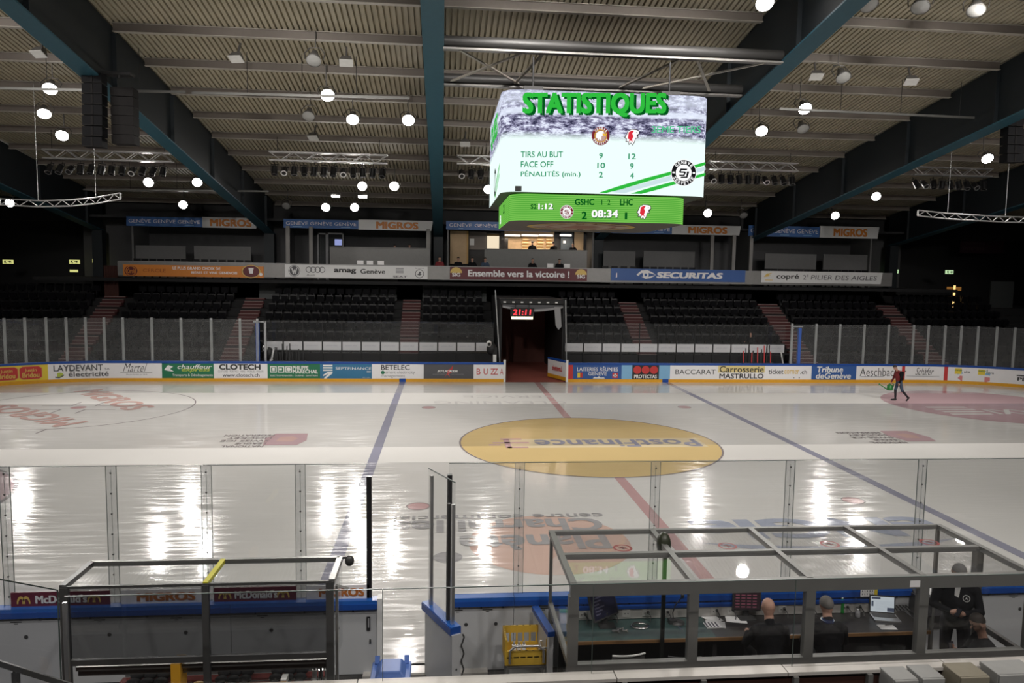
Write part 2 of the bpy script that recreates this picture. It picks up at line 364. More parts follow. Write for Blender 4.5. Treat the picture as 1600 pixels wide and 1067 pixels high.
m.disc((-4.95,-10.3,z2),Z,.3,p_grey); m.build('shopping_centre_lettering',rink)
m=MB(); m.text('eNGIe',V((6.6,-8.25,z1)),-X,-Y,5.9,1.35,p_eblue,.04,0,.002)
n=24; pts=[(.5+i*6./n, -9.75-.85*math.sin(math.pi*i/n)) for i in range(n+1)]+[(6.5-i*6./n,-9.75-.35*math.sin(math.pi*(n-i)/n)) for i in range(n+1)]
for i in range(n): m.poly([(pts[i][0],pts[i][1],z1+.002),(pts[i+1][0],pts[i+1][1],z1+.002),(pts[2*n-i][0],pts[2*n-i][1],z1+.002),(pts[2*n+1-i][0],pts[2*n+1-i][1],z1+.002)],p_eblue)
m.build('energy_lettering',rink)
# ================================================================ far boards with their adverts
KICK,AD,CAP=.17,.95,1.06
clear=glass('clear_plexiglass',haze=.06,gloss=.05); strip_g=glass('plexiglass_joint',tint=(.70,.71,.71),haze=.35,gloss=.05,hazecol=(.6,.62,.62))
mk=lambda n,c: M('print_'+n,c,.45,noise=.03)
I_blk=mk('black',(.02,.02,.02)); I_wht=mk('white',(.82,.82,.80)); I_red=mk('red',(.55,.04,.04)); I_grn=mk('green',(.015,.17,.08)); I_blu=mk('blue',(.03,.10,.33)); I_lbl=mk('light_blue',(.22,.45,.68)); I_ora=mk('orange',(.65,.22,.03)); I_yel=mk('yellow',(.80,.62,.05)); I_dkg=mk('charcoal',(.09,.09,.10)); I_pgr=mk('paper',(.84,.83,.84)); I_gold=mk('gold',(.70,.48,.12)); I_nvy=mk('navy',(.03,.17,.32)); I_mar=mk('maroon',(.12,.012,.02)); I_mgr=mk('mid_grey',(.30,.30,.31)); I_lime=mk('lime',(.45,.55,.08)); I_pink=mk('pink',(.70,.25,.25)); I_tan=mk('tan_board',(.62,.36,.12))
class Bd:                                            # a stretch of far boards between two pixels of its foot
    def __init__(s,px0,px1,col,label,kick=True):
        s.s0,s.s1=s_of(px0),s_of(px1); s.w=s.s1-s.s0; mid=rink_pos((s.s0+s.s1)/2)[0]
        s.g=thing('dasher_board',label,'rink board',(mid.x,mid.y,0),'advert boards along the far side'); s.mb=MB(); s.pan=None
        for nm,za,zb,d0,d1,mat in (('ad_panel',KICK,AD,0,.1,col),('kick_plate',0,KICK,-.02,.1,yellow),('cap_rail',AD,CAP,-.03,.13,blue)):
            m=MB(); n=max(1,int(s.w/.5)) if max(abs(s.s0),abs(s.s1))>HL-CR else 1
            for i in range(n):
                a,b=s.s0+s.w*i/n,s.s0+s.w*(i+1)/n; (pa,ta),(pb,tb)=rink_pos(a),rink_pos(b)
                na,nb=V((-ta.y,ta.x,0)),V((-tb.y,tb.x,0)); q=[pa+na*d0,pb+nb*d0,pb+nb*d1,pa+na*d1]
                m.add([V((k.x,k.y,za)) for k in q]+[V((k.x,k.y,zb)) for k in q],[(0,3,2,1),(4,5,6,7),(0,1,5,4),(1,2,6,5),(2,3,7,6),(3,0,4,7)],mat)
            o_=m.build(nm,s.g); s.pan=o_ if nm=='ad_panel' else s.pan
    def fr(s,u):
        p,t=rink_pos(s.s0+s.w*u); return p-V((-t.y,t.x,0))*.004,t
    def t(s,body,u0,u1,v0,v1,mat,bold=.0,shear=0.,off=.004):
        p,_=rink_pos(s.s0+s.w*u0); q,_=rink_pos(s.s0+s.w*u1); t=(q-p).normalized()
        s.mb.text(body,V((p.x,p.y,KICK+(AD-KICK)*v0)),t,Z,(q-p).length,(AD-KICK)*(v1-v0),mat,bold,shear,off); return s
    def r(s,u0,u1,v0,v1,mat,off=.003):
        p,_=rink_pos(s.s0+s.w*u0); q,_=rink_pos(s.s0+s.w*u1); t=(q-p).normalized(); h=AD-KICK
        s.mb.flat(V((p.x,p.y,KICK)),t,Z,[(0,h*v0),((q-p).length,h*v0),((q-p).length,h*v1),(0,h*v1)],mat,off); return s
    def d(s,u,v,r,mat,off=.004,k=1.,n=24):
        p,t=rink_pos(s.s0+s.w*u); s.mb.flat(V((p.x,p.y,KICK+(AD-KICK)*v)),t,Z,[(r*math.cos(6.2832*i/n)*k,r*math.sin(6.2832*i/n)) for i in range(n)],mat,off); return s
    def p(s,u,v,pts,mat,off=.004):
        p,t=rink_pos(s.s0+s.w*u); s.mb.flat(V((p.x,p.y,KICK+(AD-KICK)*v)),t,Z,pts,mat,off); return s
    def end(s):
        if s.mb.v: s.mb.build('lettering',s.pan)
        return s
def badge(B,u):
    B.p(u,.5,[(-.5,-.24),(-.35,-.34),(.35,-.34),(.5,-.24),(.5,.24),(.35,.34),(-.35,.34),(-.5,.24)],I_gold,.025).p(u,.5,[(-.46,-.22),(-.33,-.31),(.33,-.31),(.46,-.22),(.46,.22),(.33,.31),(-.33,.31),(-.46,.22)],I_red,.032)
    k=.42/B.w; B.t('Justin',u-k*.6,u+k*.6,.52,.78,I_gold,.02,0,.04); B.t('Bridou',u-k*.85,u+k*.85,.2,.52,I_gold,.03,0,.04)
B=Bd(-90,75,I_yel,'yellow rink board with two red badges, at the far left corner'); u=lambda px,B=B:(s_of(px)-B.s0)/B.w
badge(B,u(10)); badge(B,u(48)); B.end()
B=Bd(75,253,I_pgr,'long white rink board with green emblem and handwritten script')
B.t('LAYDEVANT',.045,.46,.52,.92,I_dkg,.01).t('SA',.475,.52,.56,.68,I_dkg).t('électricité',.165,.51,.14,.46,I_dkg,.01).d(.09,.26,.13,I_lime,.004,1.6).p(.09,.26,[(-.35,-.1),(0,-.16),(.45,.12),(.42,.16),(0,-.1),(-.3,-.04)],I_dkg,.006)
B.t('Martel',.64,.865,.42,.98,I_blk,-.012,.5).r(.615,.91,.36,.385,I_blk).t('Maison fondée en 1818',.67,.86,.2,.29,I_mgr).end()
B=Bd(253,334,I_grn,'green rink board with pale slanted lettering left of the white fencing advert')
B.t('chauffeur',.3,.97,.62,.92,I_pgr,.01,.25).t('express',.38,.93,.38,.64,I_lime,.02,.25).t('Transports & Déménagements',.2,.98,.08,.3,I_wht,.01).p(.12,.62,[(-.2,-.05),(0,.2),(.25,.12),(.1,.0),(.3,-.15),(0,-.1)],I_pgr).end()
B=Bd(334,418,I_pgr,'white rink board with black heading and web address, left of green icons')
B.t('CLOTECH',.1,.87,.58,.95,I_blk,.04).t('CLOTURES - PORTAILS - ABRIS - MOBILIER URBAIN',.08,.92,.4,.54,I_mgr).t('www.clotech.ch',.16,.85,.1,.34,I_dkg,.01).end()
B=Bd(418,500,I_grn,'green rink board with three square icons and white name')
for i in range(3):
    a=.05+i*.145; B.r(a,a+.125,.4,.82,I_wht).r(a+.018,a+.107,.46,.76,I_grn,.005)
B.r(.09,.14,.5,.72,I_wht,.007).r(.22,.275,.54,.68,I_wht,.007).d(.402,.61,.1,I_wht,.007)
B.t('PHILIPPE',.48,.78,.6,.85,I_wht,.03).t('MARECHAL',.48,.96,.34,.6,I_wht,.03).t('ELECTROMENAGER - CUISINE - SANITAIRE',.05,.96,.14,.24,I_wht).end()
B=Bd(500,581,I_nvy,'blue rink board with white stacked bars and thin spaced lettering')
for i in range(3): B.r(.06,.24,.84-i*.16,.94-i*.16,I_wht)
B.p(.15,.25,[(-.24,-.22),(-.12,-.22),(.24,.08),(.24,.16),(.0,.16),(-.24,-.0),(-.24,-.07),(.05,.08)],I_wht).t('SEPTFINANCE',.3,.99,.6,.78,I_wht,.0).r(.9,.98,.44,.5,I_wht).t('Genève - Lausanne',.82,.97,.06,.12,I_wht).end()
B=Bd(581,662,I_pgr,'white rink board with black heading and small green ball')
B.t('BETELEC',.18,.73,.6,.95,I_blk,.01).t('smart electricity',.26,.83,.28,.55,I_mgr).t('management',.18,.64,.04,.27,I_mgr).d(.21,.42,.1,I_grn).end()
B=Bd(662,740,I_dkg,'charcoal rink board with a red flame shape behind white slanted name')
B.p(.5,.45,[(-.25,-.3),(-.05,-.02),(-.12,.08),(.1,.2),(.22,.38),(.2,.18),(.1,.08),(.2,.02),(.0,-.1),(.08,-.25),(-.08,-.12)],I_red).t('STUCKER',.27,.68,.46,.6,I_wht,.04,.3,.008).t('automobiles & carrosserie',.18,.8,.28,.36,I_mgr,0,0,.008).end()
B=Bd(740,787,I_pgr,'short white rink board with spaced red letters beside the tunnel opening')
B.t('B',.1,.23,.3,.72,I_red).t('U',.33,.48,.3,.72,I_red).t('Z',.56,.71,.3,.72,I_red).t('Z',.66,.81,.3,.72,I_red).t('A',.88,.99,.3,.72,I_red).end()
B=Bd(888,1047,I_lbl,'light blue rink board with shields, red end and black panel right of the tunnel')
B.r(0,.045,0,1,I_red).r(.045,.52,0,1,I_blu).t('LAITERIES RÉUNIES',.085,.485,.56,.9,I_wht,.01).t('GENÈVE',.195,.375,.26,.56,I_wht,.01)
B.r(.09,.14,.1,.45,I_yel,.005).r(.115,.14,.1,.45,I_red,.006).r(.43,.485,.08,.44,I_red,.005).r(.45,.466,.14,.38,I_wht,.007).r(.438,.478,.22,.3,I_wht,.007).p(.3,.06,[(-.35,-.02),(.35,-.02),(.25,.06),(.1,.03),(0,.12),(-.1,.05),(-.25,.08)],I_wht)
B.r(.625,.89,0,1,I_blk).t('PROTECTAS',.645,.87,.06,.32,I_wht,.03)
for a in (.675,.757,.84): B.d(a,.66,.22,I_red,.006)
B.end()
B=Bd(1047,1122,I_pgr,'white rink board with thin black capitals, right of the black panel with red circles'); B.t('BACCARAT',.11,.95,.36,.7,I_blk,.0).end()
B=Bd(1122,1197,I_pgr,'white rink board with yellow upper half and two lines of black lettering')
B.r(.0,.97,.5,1,mk('cream',(.74,.62,.28))).t('Carrosserie',.03,.95,.5,.95,I_blk,.01).t('MASTRULLO',.03,.95,.06,.42,I_blk,.02).end()
B=Bd(1197,1268,I_pgr,'white rink board with narrow black and gold lettering'); B.t('ticket',.05,.38,.4,.75,I_blk,.01).t('corner',.4,.73,.4,.7,I_gold,.01).t('.ch',.75,.9,.4,.7,I_blk,.01).r(.6,.63,.1,.15,I_blk).r(.72,.75,.1,.15,I_blk).end()
B=Bd(1268,1338,I_blu,'blue rink board with bold white slanted newspaper name'); B.t('Tribune',.12,.7,.52,.95,I_wht,.025,.15).t('deGenève',.1,.88,.06,.5,I_wht,.018,.15).end()
B=Bd(1338,1409,I_pgr,'white rink board with tall narrow lettering behind the walking man'); B.t('Aeschbacher',.08,1.1,.26,.86,I_blk,-.005).r(.1,.6,.2,.23,I_blk).end()
B=Bd(1409,1414,I_red,'narrow red board strip just right of the walking man'); B.end()
B=Bd(1414,1475,I_pgr,'white rink board with a cursive black name between two red strips'); B.t('Schäfer',.28,.75,.35,.9,I_blk,-.008,.45).r(.05,.9,.26,.29,I_mgr).end()
B=Bd(1475,1481,I_red,'narrow red board strip right of the cursive name'); B.end()
B=Bd(1481,1690,I_pgr,'long white rink board with two yellow and blue signs at the far right corner'); u=lambda px,B=B:(s_of(px)-B.s0)/B.w
for px in (1503,1540):
    a,b=u(px-12),u(px+13); c=(a+b)/2
    B.r(a,c,.5,.9,I_yel).r(c+.002,c+.012,.5,.9,I_grn).t('swiss',a+.003,c-.002,.72,.86,I_grn,.02).t('BÂTIR',c+.015,b,.6,.74,I_dkg,.03).p(c,.45,[(-.4,-.02),(0,.06),(.45,-.02),(.45,.1),(0,.14),(-.4,.06)],I_lbl).p(c,.2,[(-.22,0),(-.0,-.18),(.28,-.06),(.26,.1),(-.1,.14)],I_pink)
B.t('PEL',u(1590),u(1612),.25,.5,I_blk,.03).r(u(1588),u(1640),.58,.66,I_blk); B.end()
for px in (629,1040):
    x=s_of(px); m=MB(); m.bx(x-.17,x+.17,W-.03,W+.02,0,KICK+.01,blue); o=m.build('kick_plate_marker'); tag(o,'small blue block on the yellow kick plate at the %s blue line'%('left' if px<800 else 'right'),'marker')
# ---------------------------------------------------------------- far glass
def glass_run(pxs,where,top=3.25,grp='far glass'):
    ss=[s_of(px,2.) for px in pxs]
    for i,(a,b) in enumerate(zip(ss,ss[1:])):
        n=3 if max(abs(a),abs(b))>HL-CR else 1; m=MB()
        for k in range(n):
            (p,_t),(q,_t2)=rink_pos(a+(b-a)*k/n),rink_pos(a+(b-a)*(k+1)/n); n1=V((-_t.y,_t.x,0)); p=p+n1*.06; q=q+n1*.06
            m.add([(p.x,p.y,CAP),(q.x,q.y,CAP),(q.x,q.y,top),(p.x,p.y,top)],[(0,1,2,3)],clear)
        o=m.build('rink_glass'); tag(o,'clear rink glass pane %s, %s from the left'%(where,ORD[i]),'glass pane',grp)
    for i,s_ in enumerate(ss):
        p,t=rink_pos(s_); p=p+V((-t.y,t.x,0))*.06; m=MB(); m.bar((p.x,p.y,CAP),(p.x,p.y,top+.03),.13,.05,strip_g,up=(-t.y,t.x,0)); m.bx(p.x-.05,p.x+.05,p.y-.03,p.y+.03,top-.06,top+.04,steel)
        o=m.build('rink_glass_joint'); tag(o,'pale rink glass post %s, %s from the left'%(where,ORD[i]),'post',grp+' posts')
glass_run([-25,8,40,73,104,134,163,192,237,283,330,375,402],'beyond the far boards at left',grp='left far glass')
glass_run([1237,1275,1312,1350,1388,1427,1450,1476,1501,1527,1556,1584,1612],'beyond the far boards at right',grp='right far glass')
for x0,nm in ((atY(402,540,W).x,'left'),(atY(1250,540,W).x,'right')):
    g=thing('bench_end_frame','tall blue padded post and white door frame at the %s end of the far benches'%nm,'frame',(x0,W+.1,CAP))
    m=MB(); m.bx(x0-.08,x0+.08,W+.05,W+.2,CAP,3.05,M('blue_padding',(.03,.10,.42),.5)); m.build('padded_post',g)
    sg=1 if nm=='left' else -1
    m=MB(); xa=x0+sg*.35; m.bx(xa-.05,xa+.05,W+.25,W+.33,.1,3.15,steel); m.bx(min(xa,xa-sg*.6),max(xa,xa-sg*.6),W+.25,W+.33,3.08,3.15,steel); m.build('door_frame',g)
    m=MB(); m.bar((xa,W+.8,.1),(xa+sg*.25,W+1.0,1.6),.12,.04,I_wht); m.build('gate_leaf',g)
# ---------------------------------------------------------------- far benches with white strips on their back glass
YB=16.6
bglass=glass('bench_glass',tint=(.9,.9,.9),haze=.03,gloss=.04)
I_strip=mk('strip',(.60,.60,.62)); I_faint=mk('faint',(.42,.42,.48))
def bench(px0,px1,nm):
    x0,x1=atY(px0,545,YB).x,atY(px1,545,YB).x; n=12
    m=MB(); m.bx(x0,x1,YB+.04,YB+.12,-.05,1.3,black); o=m.build('bench_wall'); tag(o,'black low wall behind the %s'%nm,'wall panel')
    m=MB(); m.bx(x0+.2,x1-.2,YB-.6,YB-.2,.38,.45,M('bench_wood',(.06,.04,.035),.6))
    for i in range(6): a=x0+.4+(x1-x0-.8)*i/5; m.bx(a-.03,a+.03,YB-.5,YB-.3,-.05,.38,black)
    o=m.build('players_bench'); tag(o,'long dark seat of the %s'%nm,'bench')
    for i in range(n):
        a,b=x0+(x1-x0)*i/n,x0+(x1-x0)*(i+1)/n
        g=thing('bench_glass_panel','glass panel with white advert strip behind the %s, %s from left'%(nm,ORD[i]),'glass panel',((a+b)/2,YB,1.3),'glass behind '+nm)
        m=MB(); m.add([(a+.02,YB,1.32),(b-.02,YB,1.32),(b-.02,YB,3.1),(a+.02,YB,3.1)],[(0,1,2,3)],bglass); m.build('pane',g)
        m=MB(); m.bx(a+.04,b-.04,YB-.03,YB-.01,1.47,1.93,I_strip); m.text('www.gshc-partner.ch' if False else 'partenaire officiel',V((a+.2,YB-.03,1.66)),X,Z,(b-a)-.45,.11,I_faint); m.build('advert_strip',g)
        m=MB(); m.bx(a-.02,a+.02,YB-.03,YB+.03,.2,3.1,black); m.bx(a-.07,a+.07,YB-.05,YB-.03,.62,.68,steel); m.build('mullion',g)
bench(412,772,'left far bench'); bench(882,1226,'right far bench')
# sticks, bags, goalkeeper kit
def rack(px,nm,red):
    x=atY(px,545,15.6).x+(.35 if px<800 else -.5); g=thing('stick_rack','dark rack of hockey sticks %s'%nm,'stick rack',(x,15.7,0))
    m=MB(); m.bx(x-.9,x+.9,15.5,15.55,.55,.62,black); m.bx(x-.9,x-.84,15.4,15.6,-.05,1.0,black); m.bx(x+.84,x+.9,15.4,15.6,-.05,1.0,black); m.bx(x-.9,x+.9,15.5,15.55,.95,1.0,black); m.build('rack_frame',g)
    for i in range(13):
        a=x-.8+i*.13+random.uniform(-.03,.03); h=1.55+random.uniform(-.15,.45); m=MB()
        m.bar((a,15.45,0),(a+random.uniform(-.08,.08),15.6,h),.05,.03,black if (i%3 or not red) else I_red); m.bar((a,15.45,.02),(a+.25,15.35,.06),.03,.07,black); m.build('hockey_stick',g)
rack(441,'at the left end of the far benches',False); rack(1197,'with red tape at the right end of the far benches',True)
def bag(px,py,nm,col):
    p=atY(px,py,15.9); g=thing('goalkeeper_kit','black and white goalkeeper pads and mask %s'%nm,'goalkeeper kit',(p.x,p.y,p.z-.4))
    m=MB(); m.ell((p.x,p.y,p.z),.28,.2,.35,black); m.build('chest_pad',g); m=MB(); m.ell((p.x-.15,p.y-.15,p.z+.3),.14,.14,.18,I_wht); m.ell((p.x-.15,p.y-.26,p.z+.28),.09,.05,.1,black); m.build('mask',g)
    m=MB(); m.bx(p.x+.05,p.x+.3,p.y-.15,p.y,-.05,p.z+.1,black); m.bx(p.x+.08,p.x+.26,p.y-.17,p.y-.15,p.z-.7,p.z-.3,I_wht); m.build('leg_pad',g)
bag(768,545,'hanging left of the tunnel',black); bag(420,552,'by the left bench door',black)
# ---------------------------------------------------------------- players' tunnel
x0,x1=-1.75,1.65
carpet=M('red_carpet',(.30,.07,.05),.9); tw=M('tunnel_cladding',(.14,.045,.035),.7)
m=MB(); m.bx(x0,x1,W-.1,26,-.05,.0,carpet); struct(m.build('floor_tunnel'))
m=MB(); m.bx(x0-.15,x0-.02,16.7,24,-.05,4.2,dark); m.bx(x1+.02,x1+.15,16.7,24,-.05,4.2,dark); m.bx(x0-.15,x1+.15,16.7,24,4.2,4.4,dark); m.bx(x0,x1,23.8,24,0,4.2,tw); struct(m.build('wall_tunnel'))
for sx,nm in ((x0,'left'),(x1,'right')):
    m=MB(); m.bx(sx-.06,sx+.06,W+.0,W+.14,0,1.2,I_wht); o=m.build('gate_post'); tag(o,'short white post at the %s side of the tunnel opening'%nm,'post')
g=thing('tunnel_gate','open white gate leaf with orange foot swung into the tunnel','gate',(1.55,15.6,0))
def leaf(z0_,z1_,mat,e=0): m=MB(); m.bar((1.6,W+.1,(z0_+z1_)/2),(.9,16.6,(z0_+z1_)/2),.06+e,z1_-z0_,mat); return m
leaf(.05,.25,yellow,.02).build('kick_plate',g); leaf(.25,1.05,I_pgr).build('gate_panel',g); leaf(1.05,1.16,blue,.05).build('cap_rail',g)
m=MB(); m.text('Lunetterie',V((1.43,W+.42,.5)),V((-.42,.9,0)).normalized(),Z,1.0,.3,I_red,.02,.3); m.build('lettering',g)
m=MB()
n=14
for i in range(n):
    a,b=x0+(x1-x0)*i/n,x0+(x1-x0)*(i+1)/n; sg=lambda k:-.22*math.sin(math.pi*k/n)
    m.add([(a,16.5,4.15),(b,16.5,4.15),(b,16.5,3.95+sg(i+1)),(a,16.5,3.95+sg(i))],[(0,1,2,3)],I_dkg)
    m.add([(a,16.49,4.03+sg(i)*.8),(b,16.49,4.03+sg(i+1)*.8),(b,16.49,3.93+sg(i+1)),(a,16.49,3.93+sg(i))],[(0,1,2,3)],I_mgr)
    if i%2==0: m.bx(a+.04,b-.06,16.47,16.49,4.2,4.27,I_wht)
m.bx(x0-.1,x1+.1,16.5,16.72,4.1,4.35,black)
o=m.build('tunnel_valance'); tag(o,'sagging black and white cloth valance above the tunnel clock','valance')
m=MB(); m.add([(1.15,16.45,4.0),(1.5,16.45,4.0),(1.6,16.45,2.9),(1.42,16.45,2.7),(1.25,16.45,2.95)],[(0,1,2,3,4)],I_mgr); o=m.build('hanging_cloth'); tag(o,'pale cloth hanging at the right side of the tunnel mouth','cloth')
c=atY(816,488,16.35); g=thing('digital_clock','black digital clock with red digits above the tunnel','clock',(c.x,c.y,c.z-.25))
m=MB(); m.bx(c.x-.66,c.x+.66,c.y,c.y+.1,c.z-.24,c.z+.24,black); m.bx(c.x-.4,c.x-.36,c.y+.03,c.y+.07,c.z+.2,4.25,black); m.bx(c.x+.36,c.x+.4,c.y+.03,c.y+.07,c.z+.2,4.25,black); m.build('case',g)
m=MB(); m.text('21:11',V((c.x-.52,c.y-.005,c.z-.15)),X,Z,1.02,.32,emis('red_led',(1.,.04,.05),2.2),.02,.1); m.build('digits',g)
c=atY(816,496.5,16.35); m=MB(); m.bx(c.x-.6,c.x+.6,c.y,c.y+.1,c.z-.09,c.z+.08,emis('warm_tube',(1.,.93,.66),1.6)); o=m.build('exit_light_box'); tag(o,'long pale yellow light box right under the tunnel clock','light')
m=MB(); m.bar((1.9,16.2,-.05),(1.75,16.2,4.4),.06,.06,steel); o=m.build('tunnel_pole'); tag(o,'thin pale pole at the right corner of the tunnel','pole')
m=MB(); m.bar((-1.82,16.2,-.05),(-2.2,16.2,4.9),.06,.06,steel); o=m.build('tunnel_pole'); tag(o,'thin pale slanted pole at the left corner of the tunnel','pole')
# ================================================================ lower stand
RY=[17.9+.9*i for i in range(8)]; RZ=[.42+.5*i for i in range(8)]
STAIR=[(-26.2,-24.9),(-17.6,-16.4),(-7.65,-6.5),(6.6,7.8),(16.2,17.6),(24.6,26.)]
m=MB()
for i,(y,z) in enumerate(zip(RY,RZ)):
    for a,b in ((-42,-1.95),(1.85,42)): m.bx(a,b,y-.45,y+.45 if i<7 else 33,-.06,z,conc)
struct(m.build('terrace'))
for k,(a,b) in enumerate(STAIR):
    g=thing('stair_flight','dark red stair flight with pale nosings in the far stand, %s from the left'%ORD[k],'stairs',((a+b)/2,17.4,0),'stair flights')
    t=MB(); q=MB(); n=22; st=M('stair_red',(.07,.018,.018),.8); ns=M('stair_nosing',(.34,.26,.25),.6)
    for i in range(n):
        y=17.0+.327*i; z=.2+.182*i; t.bx(a,b,y,y+.335,z-.19,z,st); q.bx(a+.02,b-.02,y-.012,y+.04,z-.012,z+.012,ns)
    t.build('steps',g); q.build('nosings',g)
seatm=M('black_seat_plastic',(.0055,.0055,.007),.45,spec=.25)
def seat_mb(o=V((0,0,0))):
    m=MB(); x,y,z=o
    m.add([V((x+a,y+b,z+c)) for a,b,c in ((-.21,.16,.42),(.21,.16,.42),(.21,.24,.86),(-.21,.24,.86),(-.21,.21,.42),(.21,.21,.42),(.21,.29,.84),(-.21,.29,.84))],[(0,1,2,3),(7,6,5,4),(3,2,6,7),(0,3,7,4),(1,5,6,2)],seatm)
    m.add([V((x+a,y+b,z+c)) for a,b,c in ((-.21,.12,.42),(.21,.12,.42),(.19,.02,.78),(-.19,.02,.78),(-.21,.17,.42),(.21,.17,.42),(.19,.07,.79),(-.19,.07,.79))],[(0,1,2,3),(7,6,5,4),(3,2,6,7),(0,3,7,4),(1,5,6,2)],seatm)
    m.bx(x-.04,x+.04,y+.1,y+.28,z+.0,z+.45,seatm); return m
sp=None; cnt=0; bulk=MB(); BLK=['far left','left','centre left','middle','centre right','right','far right']
def blk(x): return BLK[sum(x>(a+b)/2 for a,b in STAIR)]
for i in (7,6,5,4,3,2,1,0):
    x=-33.
    while x<33:
        ok=not any(a-.3<x<b+.3 for a,b in STAIR) and not -2.4<x<2.3 and abs(pxof((x,RY[i],RZ[i]))[0]-800)<830
        if ok:
            if i in (5,6,4) and cnt<300:
                if sp is None: sp=seat_mb().build('stadium_seat',base=(0,0,0)); o=sp
                else: o=dup(sp)
                o.location=(x,RY[i],RZ[i]); cnt+=1
                tag(o,'black flip seat in the %s row of the far stand, %s block'%(ORD[i],blk(x)),'seat','stand seats, row %d, %s block'%(i+1,blk(x)))
            else:
                w=seat_mb(V((x,RY[i],RZ[i]))); bulk.add(w.v,w.f,seatm)
        x+=.56
o=bulk.build('stand_seats'); tag(o,'dark rows of black flip seats filling the rest of the far stand','seats',None,'stuff')
# dim screens at the back of the stand
for px0,px1,py0,py1 in ((405,485,444,462),(550,620,448,463),(660,760,446,462),(1093,1125,451,468),(1218,1232,452,467),(1548,1585,440,453)):
    a=atY(px0,py1,25.4); b=atY(px1,py0,25.4); m=MB(); m.bx(a.x,b.x,25.4,25.5,3.92,b.z,M('dim_panel',(.05,.055,.055),.5)); o=m.build('dim_screen'); tag(o,'dim grey panel behind the far stand, %s'%{405:'below the white car-makers banner',550:'below the right end of the white banner',660:'below the dark red banner at left',1093:'below the blue banner at right',1218:'small one below the pale banner',1548:'at the far right above the stand'}[px0],'panel')
# ================================================================ gallery with banners and boxes
YM=23.
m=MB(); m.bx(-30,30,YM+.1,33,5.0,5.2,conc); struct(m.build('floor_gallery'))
m=MB(); m.bx(-8,6,YM+1.,26.4,5.2,5.45,conc); struct(m.build('floor_press'))
brush=M('brushed_panel',(.11,.108,.105),.35,.4); boxw=M('box_wall',(.065,.065,.068),.8); I_bgrey=mk('banner_grey',(.70,.70,.70))
m=MB(); m.bx(-25,25.2,YM+.06,YM+.14,5.36,6.2,M('parapet_panel',(.24,.235,.23),.35,.3)); m.bx(-25,25.2,YM+.08,YM+.55,6.2,6.26,M('desk_top',(.25,.25,.25),.4)); o=m.build('gallery_parapet'); tag(o,'grey metal parapet of the gallery carrying the lower banners','parapet')
class Bn:                                       # banner given by its pixel corners, hung in the plane y
    def __init__(s,pl,pr,y,col,label,grp,skew=0.):
        a=atY(*pl,y); b=atY(*pr,y); s.x0,s.x1,s.z1,s.z0,s.y=a.x,b.x,(a.z+atY(pr[0],pr[1]-(pr[1]-pl[1])*.85,y).z)/2 if False else a.z,b.z,y
        s.w=s.x1-s.x0; s.h=s.z1-s.z0
        s.g=thing('advert_banner',label,'banner',((s.x0+s.x1)/2,y,s.z0),grp); s.m=MB()
        p=MB(); p.add([(s.x0,y,s.z0),(s.x1,y,s.z0),(s.x1+skew,y,s.z1),(s.x0-skew*0,y,s.z1),(s.x0,y+.05,s.z0),(s.x1,y+.05,s.z0),(s.x1+skew,y+.05,s.z1),(s.x0,y+.05,s.z1)],[(0,1,2,3),(7,6,5,4),(0,4,5,1),(3,2,6,7),(1,5,6,2),(0,3,7,4)],col); s.pan=p.build('panel',s.g)
    def t(s,b,u0,u1,v0,v1,mat,bold=0,shear=0,off=.008): s.m.text(b,V((s.x0+s.w*u0,s.y,s.z0+s.h*v0)),X,Z,s.w*(u1-u0),s.h*(v1-v0),mat,bold,shear,off); return s
    def r(s,u0,u1,v0,v1,mat,off=.004): s.m.flat(V((s.x0,s.y,s.z0)),X,Z,[(s.w*u0,s.h*v0),(s.w*u1,s.h*v0),(s.w*u1,s.h*v1),(s.w*u0,s.h*v1)],mat,off); return s
    def d(s,u,v,r,mat,off=.006,kx=1): s.m.flat(V((s.x0+s.w*u,s.y,s.z0+s.h*v)),X,Z,[(kx*r*math.cos(.2618*i),r*math.sin(.2618*i)) for i in range(24)],mat,off); return s
    def ring(s,u,v,r0,r1,mat,off=.008,a0=0,a1=6.2832,kx=1): s.m.ring(V((s.x0+s.w*u,s.y,s.z0+s.h*v)),X*kx,Z,r0,r1,mat,off,32,a0,a1); return s
    def p(s,u,v,pts,mat,off=.006): s.m.flat(V((s.x0+s.w*u,s.y,s.z0+s.h*v)),X,Z,pts,mat,off); return s
    def end(s): s.m.build('lettering',s.pan)
lo='gallery banners'
b=Bn((192,413),(412,434),YM,I_ora,'orange gallery banner with pale drinks slogan and round glass picture',lo)
b.d(.055,.45,.32,I_mar,.005,1.2); b.ring(.055,.45,.26,.31,I_ora); b.t('Cercle',.03,.085,.25,.65,I_ora,.02,.3,.01).t('CERCLE',.14,.3,.36,.66,mk('brown',(.35,.08,.01))).t('LE PLUS GRAND CHOIX DE',.35,.69,.62,.88,I_pgr,.02).t('BIÈRES ET VINS GENEVOIS',.48,.81,.28,.54,I_pgr,.02).d(.91,.55,.42,I_mar,.005,1.4); b.ring(.91,.55,.36,.41,I_gold,.008,0,6.2832,1.4); b.p(.91,.5,[(-.1,-.1),(.1,-.1),(.16,.25),(-.16,.25)],I_pgr,.01); b.d(.98,.3,.1,I_pgr,.01); b.end()
b=Bn((445,413),(668,436),YM,I_bgrey,'white gallery banner with car-maker emblems and a dealer name',lo)
b.d(.065,.5,.36,I_dkg).ring(.065,.5,.29,.33,I_bgrey); b.p(.065,.5,[(-.2,.2),(-.12,.2),(-.05,.0),(0,.12),(.05,.0),(.12,.2),(.2,.2),(.08,-.2),(.03,-.2),(0,-.05),(-.03,-.2),(-.08,-.2)],I_bgrey,.01)
for i in range(4): b.ring(.165+i*.031,.62,.15,.19,I_dkg)
